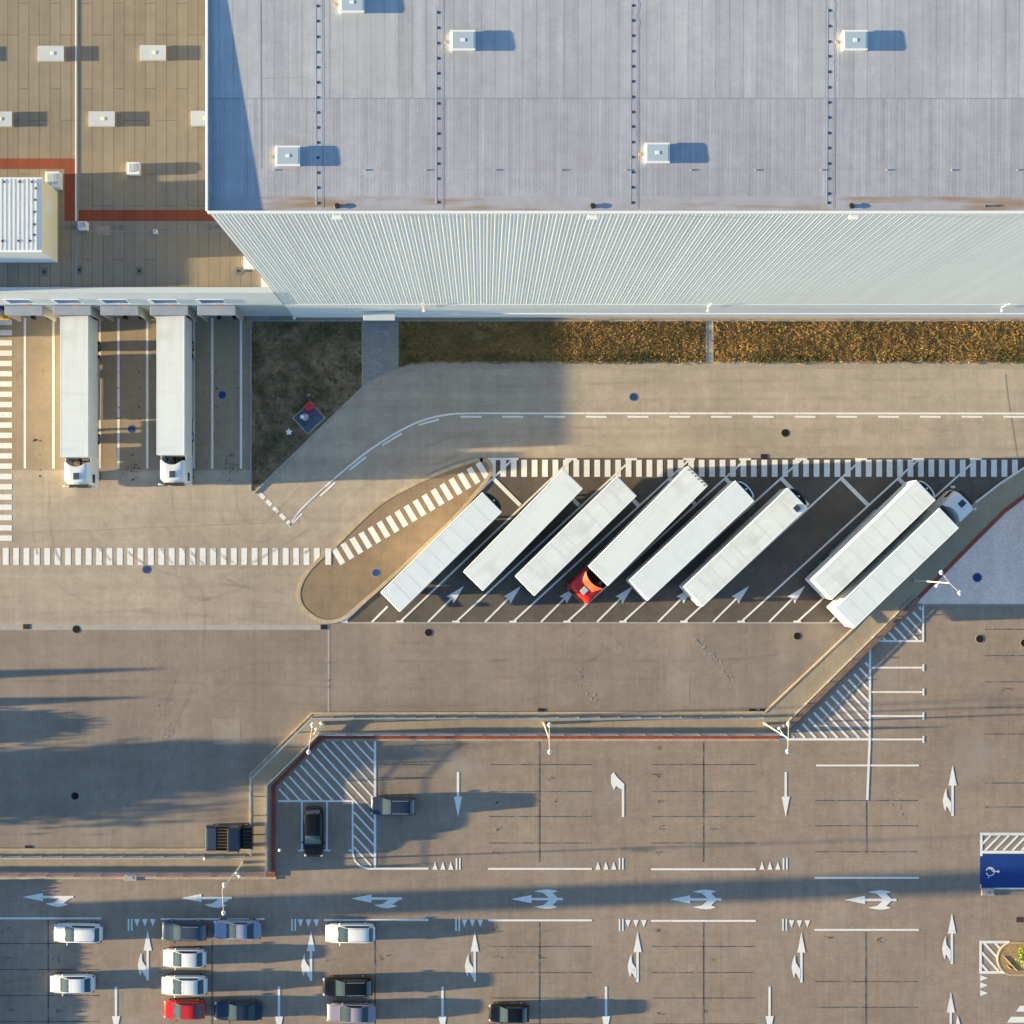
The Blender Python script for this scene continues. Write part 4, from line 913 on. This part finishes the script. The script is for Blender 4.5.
for x, y, d, ln, o_, way, lab in TRL:
    c = G(x, y, 4.0); a = math.atan2(-d[1], d[0]); Lm = ln*(H-4)/F
    if way == 'down': a += math.pi
    if lab: 
        t = thing('semi_trailer', lab, 'trailer', (c.x, c.y, .008), a, 'trailers parked in the slanted bays'); make_trailer(t, Lm, **o_)
    elif way == 'down':
        t = thing('articulated_lorry', 'lorry with a bright red cab facing down left in the slanted row', 'lorry', (c.x, c.y, .008), a, 'articulated lorries'); make_trailer(t, Lm, **o_)
        make_cab(t, Lm/2+.50, 'cab_red', W_=2.6, defl='cab_red_sunlit')
    else:
        t = thing('articulated_lorry', 'rightmost slanted lorry with a white cab facing up right', 'lorry', (c.x, c.y, .008), a, 'articulated lorries'); make_trailer(t, Lm, **o_)
        make_cab(t, Lm/2+.55, 'cab_white')
for x, lab, rb, y0_ in ((74,'white lorry backed onto the left dock, roof of its trailer ribbed',True,315.5),(170.5,'white lorry backed onto the right dock, smooth trailer roof',False,315)):
    tl = G(x, y0_, 4.0); hd = G(x, 457 if x < 100 else 455, 4.0); Lm = tl.y-hd.y
    t = thing('articulated_lorry', lab, 'lorry', (tl.x, (tl.y+hd.y)/2, .006), R(-90), 'articulated lorries')
    make_trailer(t, Lm, W_=2.62, ribs=rb); make_cab(t, Lm/2+.42, 'cab_white', W_=2.45)
# dark flatbed truck behind the rail
c = G(229, 838, 1.2); t = thing('flatbed_truck', 'small dark flatbed truck with orange timber load beside the pavement corner', 'truck', (c.x, c.y, .004), 0)
MB().b2(-2.15, .15, -1.15, 1.15, .75, .95, .02).build('bed', 'dark_steel', t)
for s_ in (-1, 1): MB().b2(-2.15, .15, s_*1.15, s_*1.09, .95, 1.45).build('side_board', 'paint_navy', t)
MB().b2(-2.2, -2.12, -1.15, 1.15, .95, 1.45).build('tailboard', 'galv', t)
MB().b2(-2.08, -1.15, -1.06, 1.06, .95, 1.5, .05).build('tarpaulin', 'paint_slate', t)
b = MB()
for k in range(7): b.b2(-1.1, -.1, -.95+.29*k, -.80+.29*k, .95, 1.35)
b.build('timber_load', 'orange', t)
cb = MB().b2(-.0, 1.15, -1.12, 1.12, .5, 2.1, .12).build('cab', 'paint_navy', t)
b = MB().b2(1.2, 2.25, -1.05, 1.05, .5, 1.35, .10); b = b.build('bonnet', 'paint_black', t)
MB().b2(1.0, 1.22, -.95, .95, 1.35, 1.95).build('windscreen', 'cab_glass', cb)
b = MB()
for k in range(5): b.b2(1.3, 2.15, -.75+.35*k, -.68+.35*k, 1.35, 1.38)
b.build('bonnet_ribs', 'rust', t)
for s_ in (-1,1):
    for xx in (-1.3, 1.5): wheel(t, xx, s_*.98, .40, .26)
    MB().box((1.0, s_*1.22, 1.6), (.12,.2,.3), 0, .03).build('mirror', 'black', cb)

# ================================================================= FENCES, RAILS, LAMPS
def fence(name, label, pts, post_px, hgt=2.2, solid=.75, zb=.12, group=None):
    P = [Vector(G2(*p)) for p in pts]; t = thing(name, label, 'fence', (P[0].x, P[0].y, 0), 0, group); O = P[0]
    sol = MB(); mesh = MB(); rail = MB(); PP = [(p-O) for p in P]
    sol.ribbon(PP, .06, zb, zb+solid)
    rail.ribbon(PP, .05, hgt-.05, hgt); rail.ribbon(PP, .03, (solid+hgt)/2, (solid+hgt)/2+.04)
    for i in range(len(PP)-1):
        a, b__ = PP[i], PP[i+1]; l = (b__-a).length; n_ = int(l/.16)
        ang = math.atan2((b__-a).y, (b__-a).x)
        for k in range(n_):
            p = a + (b__-a)*((k+.5)/n_); mesh.box((p.x, p.y, (zb+solid+hgt-.05)/2), (.022,.02,hgt-.05-zb-solid), ang)
        m_ = max(1, round(l/(post_px*S)))
        for k in range(m_ + (1 if i == len(PP)-2 else 0)):
            p = a + (b__-a)*(k/m_); pm = MB().box((p.x, p.y, (zb+hgt+.08)/2), (.08,.08,hgt+.08-zb), ang).build('post', 'galv', t)
    sol.build('base_panel', 'galv', t); mesh.build('bar_panel', 'galv', t); rail.build('top_rail', 'galv', t)
    return t
fence('metal_fence', 'low grey metal fence on the pavement along the bottom left', [(-300,871.2),(268.2,871.2)], 26.5, 1.7, .55)
fence('metal_fence', 'grey metal fence around the pavement corner and along the middle of the car park', [(268.4,869.5),(268.4,783.5),(320.5,732.6),(777,732.6)], 26.5, 1.7, .7)
fence('metal_fence', 'low grey metal fence beside the red kerb up the slanted pavement', [(783,725.5),(872,637),(914,595.5)], 29, .44, .06)
def guard(name, label, pts, post_px, zb=.12):
    P = [Vector(G2(*p)) for p in pts]; O = P[0]; t = thing(name, label, 'guard rail', (O.x, O.y, 0)); PP = [p-O for p in P]
    r_ = MB(); r_.ribbon(PP, .09, .58, .80); r_.ribbon(PP, .14, .66, .72); r_.build('rail', 'galv', t)
    for i in range(len(PP)-1):
        a, b__ = PP[i], PP[i+1]; l = (b__-a).length; m_ = max(1, round(l/(post_px*S)))
        for k in range(m_ + (1 if i == len(PP)-2 else 0)):
            p = a + (b__-a)*(k/m_); MB().box((p.x, p.y+.05, (zb+.78)/2), (.10,.12,.78-zb)).build('post', 'galv', t)
guard('guard_rail', 'steel guard rail on the truck side of the lower left pavement', [(-300,856.3),(246,856.3)], 20.5)
guard('guard_rail', 'steel guard rail round the pavement corner and along the middle pavement', [(252,854),(252,778),(313,717.5),(762,717.5)], 20.8)

def lamp(name, label, base, top_z, heads, arm_dir, cams=(), zb=.12):
    """heads: pixel positions of the lamp heads at height top_z"""
    o = G(*base, 0); t = thing(name, label, 'street lamp', (o.x, o.y, 0), 0, 'twin headed street lamps')
    MB().cyl((0,0,zb-.1),(0,0,top_z), .075,.045, 10).build('pole', 'pole', t, True)
    MB().cyl((0,0,zb-.1),(0,0,zb+.5), .15, n=10).build('base', 'galv', t)
    ps = [G(x, y, top_z)-o for x, y in heads]
    am = MB(); am.cyl((0,0,top_z-.04),(ps[0].x,ps[0].y,top_z), .022,.018,8); am.cyl((0,0,top_z-.04),(ps[1].x,ps[1].y,top_z), .022,.018,8); am.build('arm', 'pole', t, True)
    for p in ps:
        a = math.atan2(p.y, p.x); h_ = MB().blob((p.x,p.y,top_z), .16, *((1.0,1.45) if abs(p.y) > abs(p.x)*.9 else (1.2,1.2)), .45, 2).build('lamp_head', 'coping', t, True)
        MB().cyl((p.x,p.y,top_z+.07),(p.x,p.y,top_z+.115), .08, n=12).build('sensor', 'cable_grey', h_)
        MB().cyl((p.x,p.y,top_z-.15),(p.x,p.y,top_z-.09), .17, n=12).build('lens', 'lens', h_)
    for (x, y, z) in cams:
        p = G(x, y, z)-o; c_ = MB().blob((p.x,p.y,z), .13, 1.2, 1, .9, 2); c_.cyl((0,0,z),(p.x,p.y,z), .03, n=6); c_.build('camera', 'coping', t, True)
lamp('street_lamp', 'twin lamp in front of the middle pavement', (543.8,723), 9.4, [(549.5,725),(549.6,752)], 0)
lamp('street_lamp', 'twin lamp at the foot of the slanted pavement', (764.5,723.5), 9.0, [(788.5,724),(787.7,751.5)], 0, [(779.3,728.5,7.5)])
lamp('street_lamp', 'twin lamp with cameras near the lower left pavement corner', (243.5,862), 9.4, [(224.2,885),(223.4,913)], 0, [(236.5,873.5,4.2),(239.5,876.5,4.2)])
lamp('street_lamp', 'twin lamp between the rightmost lorry and the gravel', (913,580.3), 9.0, [(941.5,572.5),(960,593)], 0, [(936.5,586,6.5)])
lamp('street_lamp', 'twin lamp at the upper left pavement corner', (324,723.5), 9.2, [(312.5,725),(308.5,752)], 0, [(316.5,729,7.0)])
for x, y, z, lab in ((294,317.5,1.0,'short white bollard by the warehouse corner'),(204.5,859,1.1,'white topped bollard on the lower left pavement'),(279.5,850.5,.9,'small white bollard in the shade of the corner fence'),(321,723.5,1.1,'small white bollard on the middle pavement by the corner lamp')):
    p = G(x, y, z); t = thing('bollard', lab, 'bollard', (p.x, p.y, 0), 0, 'white bollards')
    MB().cyl((0,0,0),(0,0,z-.1), .07, n=10).build('post', 'galv', t); MB().blob((0,0,z-.08), .15, 1,1,.8,2).build('cap', 'coping', t, True)
# utility slab on the lawn
a = R(-45)
c = G(309, 418, 0); t = thing('utility_slab', 'dark blue square slab with pale rim set in the shaded lawn', 'slab', (c.x, c.y, 0), R(42))
MB().b2(-1.15, 1.15, -1.05, 1.05, 0, .10).build('slab', 'slab', t)
b = MB().ribbon([(-1.15,-1.05),(1.15,-1.05),(1.15,1.05),(-1.15,1.05),(-1.15,-1.05)], .10, 0, .12); b.build('rim', 'kerb_grey', t)
MB().cyl((-.2,.3,.1),(-.2,.3,.13), .35, n=20).build('hatch', 'panel', t)
c = G(308.5, 406.3, 1.0); t = thing('hydrant_cabinet', 'small red box standing at the top corner of the blue slab', 'cabinet', (c.x, c.y, 0), R(35))
MB().box((0,0,.55), (.62,.62,.9), 0, .04).build('box', 'redbox', t); MB().box((0,0,1.02), (.68,.68,.05), 0, .01).build('lid', 'redbox', t); MB().box((.33,0,.6), (.03,.1,.15)).build('handle', 'dark_steel', t)
c = G(302, 416.7, 1.0); t = thing('vent_post', 'white capped vent post on the blue slab', 'post', (c.x, c.y, 0))
MB().cyl((0,0,.1),(0,0,.95), .06, n=8).build('post', 'galv', t); MB().blob((0,0,1.0), .20, 1,1,.6,2).build('cap', 'coping', t, True); MB().box((.15,.42,.2), (.16,.16,.3)).build('valve', 'redbox', t)
c = G(308.8, 395.3, .5); t = thing('marker_post', 'tiny pinkish marker in the lawn above the red box', 'marker', (c.x, c.y, 0), .5)
MB().box((0,0,.25), (.08,.08,.5)).build('post', 'redbox', t); MB().box((0,0,.52), (.40,.16,.05)).build('plate', 'paint_mauve', t)
c = G(289, 432, 1.2); t = thing('garden_lamp', 'small white star shaped lamp on the lawn left of the blue slab', 'lamp', (c.x, c.y, 0))
MB().cyl((0,0,0),(0,0,1.15), .05, n=8).build('post', 'galv', t)
MB().prism([((.33 if k % 2 == 0 else .19)*math.cos(R(90+36*k)), (.33 if k % 2 == 0 else .19)*math.sin(R(90+36*k))) for k in range(10)], 1.12, 1.24).build('shade', 'coping', t)
c = G(987.5, 891.5, 0); t = thing('sign_foot', 'square concrete sign foot below the blue bay', 'sign foot', (c.x, c.y, 0))
MB().box((0,0,.09), (1.2,.72,.18), 0, .02).build('block', 'kerb', t); MB().box((.05,.05,.19), (.85,.5,.03)).build('plate', 'galv', t); MB().cyl((0,0,.2),(0,0,.55), .06, n=8).build('stub', 'dark_steel', t)
c = G(131, 876.8, 0); t = thing('kerb_cover', 'pale inspection cover set in the red kerb at lower left', 'cover', (c.x, c.y, 0))
MB().box((0,-.02,.09), (1.15,.66,.20), 0, .01).build('frame', 'kerb_grey', t); MB().box((0,0,.195), (.5,.3,.02)).build('lid', 'galv', t)

# ================================================================= PLANTS
def leaf_cloud(n, rad, cz, sq=(1,1,1), size=.10, base=(0,0), clumps=16, floor=.05):
    b = MB(); cl = []
    for _ in range(clumps):
        v = Vector((random.gauss(0,1), random.gauss(0,1), random.gauss(0,1))).normalized()*rad*random.uniform(.35,.85)
        cl.append((Vector((v.x*sq[0], v.y*sq[1], v.z*sq[2])), rad*random.uniform(.22,.42)))
    for _ in range(n):
        c_, r_ = random.choice(cl); v = Vector((random.gauss(0,.5), random.gauss(0,.5), random.gauss(0,.5)))*r_ + c_
        p = Vector((v.x+base[0], v.y+base[1], max(floor, v.z+cz))); a = Vector((random.uniform(-1,1), random.uniform(-1,1), random.uniform(-.5,1))).normalized()
        u = a.orthogonal().normalized()*size*random.uniform(.6,1.3); w = a.cross(u).normalized()*size*random.uniform(.4,.8)
        b.add([p-u, p+w, p+u, p-w], [(0,1,2,3)])
    return b
def tree(label, px, py, h, r, sz=1.0, n=2600, name='tree', leaf=.16, trunk=.14, low=.3):
    c = G(px, py, 0); t = thing(name, label, 'tree', (c.x, c.y, 0), 0)
    tr = MB().cyl((0,0,0),(0,0,h*.7), trunk, trunk*.4, 8)
    for k in range(5):
        a = k*1.26; z = h*(.3+.08*k); tr.cyl((0,0,z),(math.cos(a)*r*.6, math.sin(a)*r*.6, z+h*.15), trunk*.35,.02,5)
    tr.build('trunk', 'trunk', t)
    hz = h*(1-low)/2
    leaf_cloud(n, r, h-hz*.92, (1,1,hz/r), leaf, clumps=26, floor=.2).build('crown', 'leaf', t)
    return t
# trees standing just outside the left edge; their shadows reach into the picture
def cone_tree(label, px, py, h, r, n=2600):
    c = G(px, py, 0); t = thing('columnar_tree', label, 'tree', (c.x, c.y, 0), 0)
    MB().cyl((0,0,0),(0,0,h*.9), .08,.02,8).build('trunk', 'trunk', t); b = MB()
    for _ in range(n):
        z = h*random.random()**.9; rr_ = r*(1-(z/h)**1.6)*random.uniform(.2,1)+.03; a = random.uniform(0,6.283)
        p = Vector((rr_*math.cos(a), rr_*math.sin(a), z+.1)); q = Vector((random.uniform(-1,1), random.uniform(-1,1), random.uniform(-.3,1))).normalized()
        u = q.orthogonal().normalized()*.11; w = q.cross(u).normalized()*.07; b.add([p-u,p+w,p+u,p-w], [(0,1,2,3)])
    b.build('crown', 'leaf', t)
cone_tree('slim upright tree beyond the left edge, upper one', -280, 684, 4.55, .72, 5200)
cone_tree('slim upright tree beyond the left edge, lower one', -250, 711, 4.05, .75, 5200)
tree('low round shrub added unseen beyond the left edge for its blunt shadow', -120, 731, 2.1, 1.5, n=7000, leaf=.13, trunk=.08, low=.05)  # stand-in out of view, put here for one blunt shadow
tree('broad tree beyond the left edge', -250, 798, 5.3, 3.4, n=9000, leaf=.2, low=.1)
tree('tall bushy tree beyond the left edge', -270, 779, 7.3, 2.1, n=9000, leaf=.2, low=.15)
c = G(-420, 931, 0); t = thing('shade_slab', 'tall slab shaped concrete mast added out of view to cast a long shadow band', 'caster', (c.x, c.y, 0))  # invented slab, out of view, placed to throw a long band of shadow
MB().box((0,0,10), (1.0,2.2,20), 0, .05).build('shaft', 'kerb_grey', t); MB().box((0,0,.3), (1.6,2.8,.6)).build('foot', 'kerb_grey', t)
def shade_hedge(label, x0, y0, x1, y1, h):  # invented leafy block, out of view, that shades the ground beside it
    a, b_ = G(x0, y0, 0), G(x1, y1, 0); t = thing('shade_hedge', label, 'shade_hedge', (a.x, a.y, 0)); w = (b_.x-a.x); d = a.y-b_.y; b = MB()
    for _ in range(int(abs(w*d)*260)):
        p = Vector((random.uniform(0,w), -random.uniform(0,d), h*random.random()**.6 + random.uniform(-.08,.08) + .1)); q = Vector((random.uniform(-1,1), random.uniform(-1,1), random.uniform(-.3,1))).normalized()
        u = q.orthogonal().normalized()*.12; v = q.cross(u).normalized()*.08; b.add([p-u,p+v,p+u,p-v], [(0,1,2,3)])
    b.build('foliage', 'leaf', t); MB().b2(.25, w-.25, -d+.2, -.2, 0, h-.15).build('branches', 'trunk', t)
shade_hedge('clipped hedge added unseen beyond the bottom left edge to shade the stalls', -42, 921, -26, 1045, 1.05)
shade_hedge('short hedge added unseen beyond the left edge to shade the main aisle', -40, 881, -26, 914, .75)
# added van, out of view, shading the first dock
make_car('shade_van', 'tall white van added unseen beyond the left edge to shade the first dock', 'van', -45, 327, math.pi, 'paint_white', 4.6, 1.9, 1.9, 'suv', group='vans')
# planter at the right
c = G(1020, 958.5, 0); t = thing('planter_bed', 'round ended planting bed with tan kerb at the bottom right', 'planting bed', (c.x, c.y, 0))
pl = [(1060,942.5)] + [(1013+15.5*math.cos(R(a)), 958.7-16.2*math.sin(R(a))) for a in range(90, 271, 15)] + [(1060,975)]
pl = [tuple(Vector(G2(*p)) - Vector((c.x, c.y))) for p in pl]
MB().prism(pl, 0, .10).build('soil', 'planter_soil', t); MB().ribbon(pl, .16, 0, .115).build('kerb', 'kerb', t)
c2 = G(1027, 957, 0); t = thing('shrub', 'bright green shrub growing in the planting bed', 'shrub', (c2.x, c2.y, .08))
st = MB()
for k in range(7): st.cyl((0,0,0),(math.cos(k*.9)*.5, math.sin(k*.9)*.6, .7), .03,.01,5)
st.build('stems', 'trunk', t); leaf_cloud(5200, 1.25, .7, (.95,1.2,.55), .10, clumps=34).build('foliage', 'leaf_yellow', t); 
for i, (x0_, y0_, x1_, y1_) in enumerate(((1003.5,956,1017,970.5),(1007,965.5,1010.5,968.5))):
    p, q = G(x0_, y0_, .1), G(x1_, y1_, .1); o_ = (p+q)/2; s_ = MB(); s_.cyl(Vector((p.x-o_.x,p.y-o_.y,.04)), Vector((q.x-o_.x,q.y-o_.y,.04)), .035, n=8); s_.box((0,0,.02), (.08,.08,.04))
    o = s_.build('wooden_stake', 'kerb'); o.location = (o_.x, o_.y, .10); tag(o, ('long' if i == 0 else 'short') + ' pale stake lying in the planting bed', 'stake', 'stakes in the planting bed')

# ---------------------------------------------------------------- grasses (uncountable)
def inside(p, poly):
    r_ = False; j = len(poly)-1
    for i in range(len(poly)):
        if (poly[i][1] > p[1]) != (poly[j][1] > p[1]) and p[0] < (poly[j][0]-poly[i][0])*(p[1]-poly[i][1])/(poly[j][1]-poly[i][1])+poly[i][0]: r_ = not r_
        j = i
    return r_
def tufts(poly, n, m, hmin, hmax, lab, name='grass', spread=.10, blades=7, wgt=None, bw=.022):
    b = MB(); xs = [p[0] for p in poly]; ys = [p[1] for p in poly]; k = 0
    while k < n:
        p = (random.uniform(min(xs), max(xs)), random.uniform(min(ys), max(ys)))
        if not inside(p, poly): continue
        if wgt and random.random() > wgt(p): continue
        k += 1; c_ = G(*p, 0); h = random.uniform(hmin, hmax)
        for _ in range(blades):
            a = random.uniform(0,6.283); l = random.uniform(.5,1.2)*h; dx, dy = math.cos(a), math.sin(a); bx, by = c_.x+random.gauss(0,spread), c_.y+random.gauss(0,spread); w = bw*random.uniform(.7,1.5)
            b.add([(bx-dy*w,by+dx*w,.05),(bx+dy*w,by-dx*w,.05),(bx+dx*l*.45+dy*w*.7,by+dy*l*.45-dx*w*.7,.05+l*.75),(bx+dx*l*.95,by+dy*l*.95,.05+l*.9),(bx+dx*l*.45-dy*w*.7,by+dy*l*.45+dx*w*.7,.05+l*.75)], [(0,1,2,3,4)])
    return tag(b.build(name, m), lab, 'grass', None, 'stuff')
VA = [(399,322),(706,322),(706,362.4),(430,362.4),(412,364),(399,367)]; VB = [(713,322),(1030,322),(1030,362.4),(713,362.4)]
LW = [(253,322),(361.5,322),(361.5,386),(256,489),(253,489)]
tufts(VA, 4600, 'grass_dry', .05, .15, 'dry orange grass tufts covering the left verge')
tufts(VB, 4600, 'grass_dry', .05, .15, 'dry orange grass tufts covering the right verge')
tufts(VA + [], 700, 'grass_green', .06, .15, 'green grass along the road edge of the left verge', wgt=lambda p: 1.0 if p[1] > 354 else (.4 if p[0] < 440 else .02))
tufts(VB, 420, 'grass_green', .06, .15, 'green grass patches in the right verge', wgt=lambda p: (1.0 if p[1] > 355 and math.sin(p[0]*.05) > -.2 else .03))
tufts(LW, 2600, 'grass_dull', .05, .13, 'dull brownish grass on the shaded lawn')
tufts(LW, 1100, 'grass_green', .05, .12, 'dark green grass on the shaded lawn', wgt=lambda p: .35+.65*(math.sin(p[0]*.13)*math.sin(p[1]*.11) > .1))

# ================================================================= LIGHT, SKY, CAMERA
EL, AZ = 6.3, 2.0
sun = bpy.data.lights.new('sun', 'SUN'); sun.energy = 5.0; sun.angle = R(.5); sun.color = (1.0, .78, .43)
so = bpy.data.objects.new('sun', sun); COL.objects.link(so)
d = Vector((math.cos(R(EL))*math.cos(R(AZ)), math.cos(R(EL))*math.sin(R(AZ)), -math.sin(R(EL))))
so.rotation_euler = d.to_track_quat('-Z', 'Y').to_euler(); so.location = (-60, 0, 60)
w = bpy.data.worlds.new('World'); sc.world = w; w.use_nodes = True
nt = w.node_tree; bg = nt.nodes['Background']; sky = nt.nodes.new('ShaderNodeTexSky'); sky.sky_type = 'NISHITA'
sky.sun_disc = False; sky.sun_elevation = R(EL); sky.sun_rotation = R(270-AZ); sky.air_density = 1.0; sky.dust_density = 0.3; sky.ozone_density = 2.5
nt.links.new(sky.outputs[0], bg.inputs[0]); bg.inputs[1].default_value = .092
cam = bpy.data.cameras.new('camera'); co = bpy.data.objects.new('camera', cam); COL.objects.link(co)
co.location = (0, 0, H); co.rotation_euler = (0, 0, 0); cam.sensor_width = 36; cam.lens = 36*F/1024
cam.shift_x = (512-NX)/1024; cam.shift_y = (NY-512)/1024; cam.clip_end = 4000; cam.clip_start = 1
sc.camera = co
sc.view_settings.view_transform = 'Standard'; sc.view_settings.look = 'None'; sc.view_settings.gamma = 1; sc.view_settings.exposure = 2.22
sc.render.resolution_x = sc.render.resolution_y = 1024
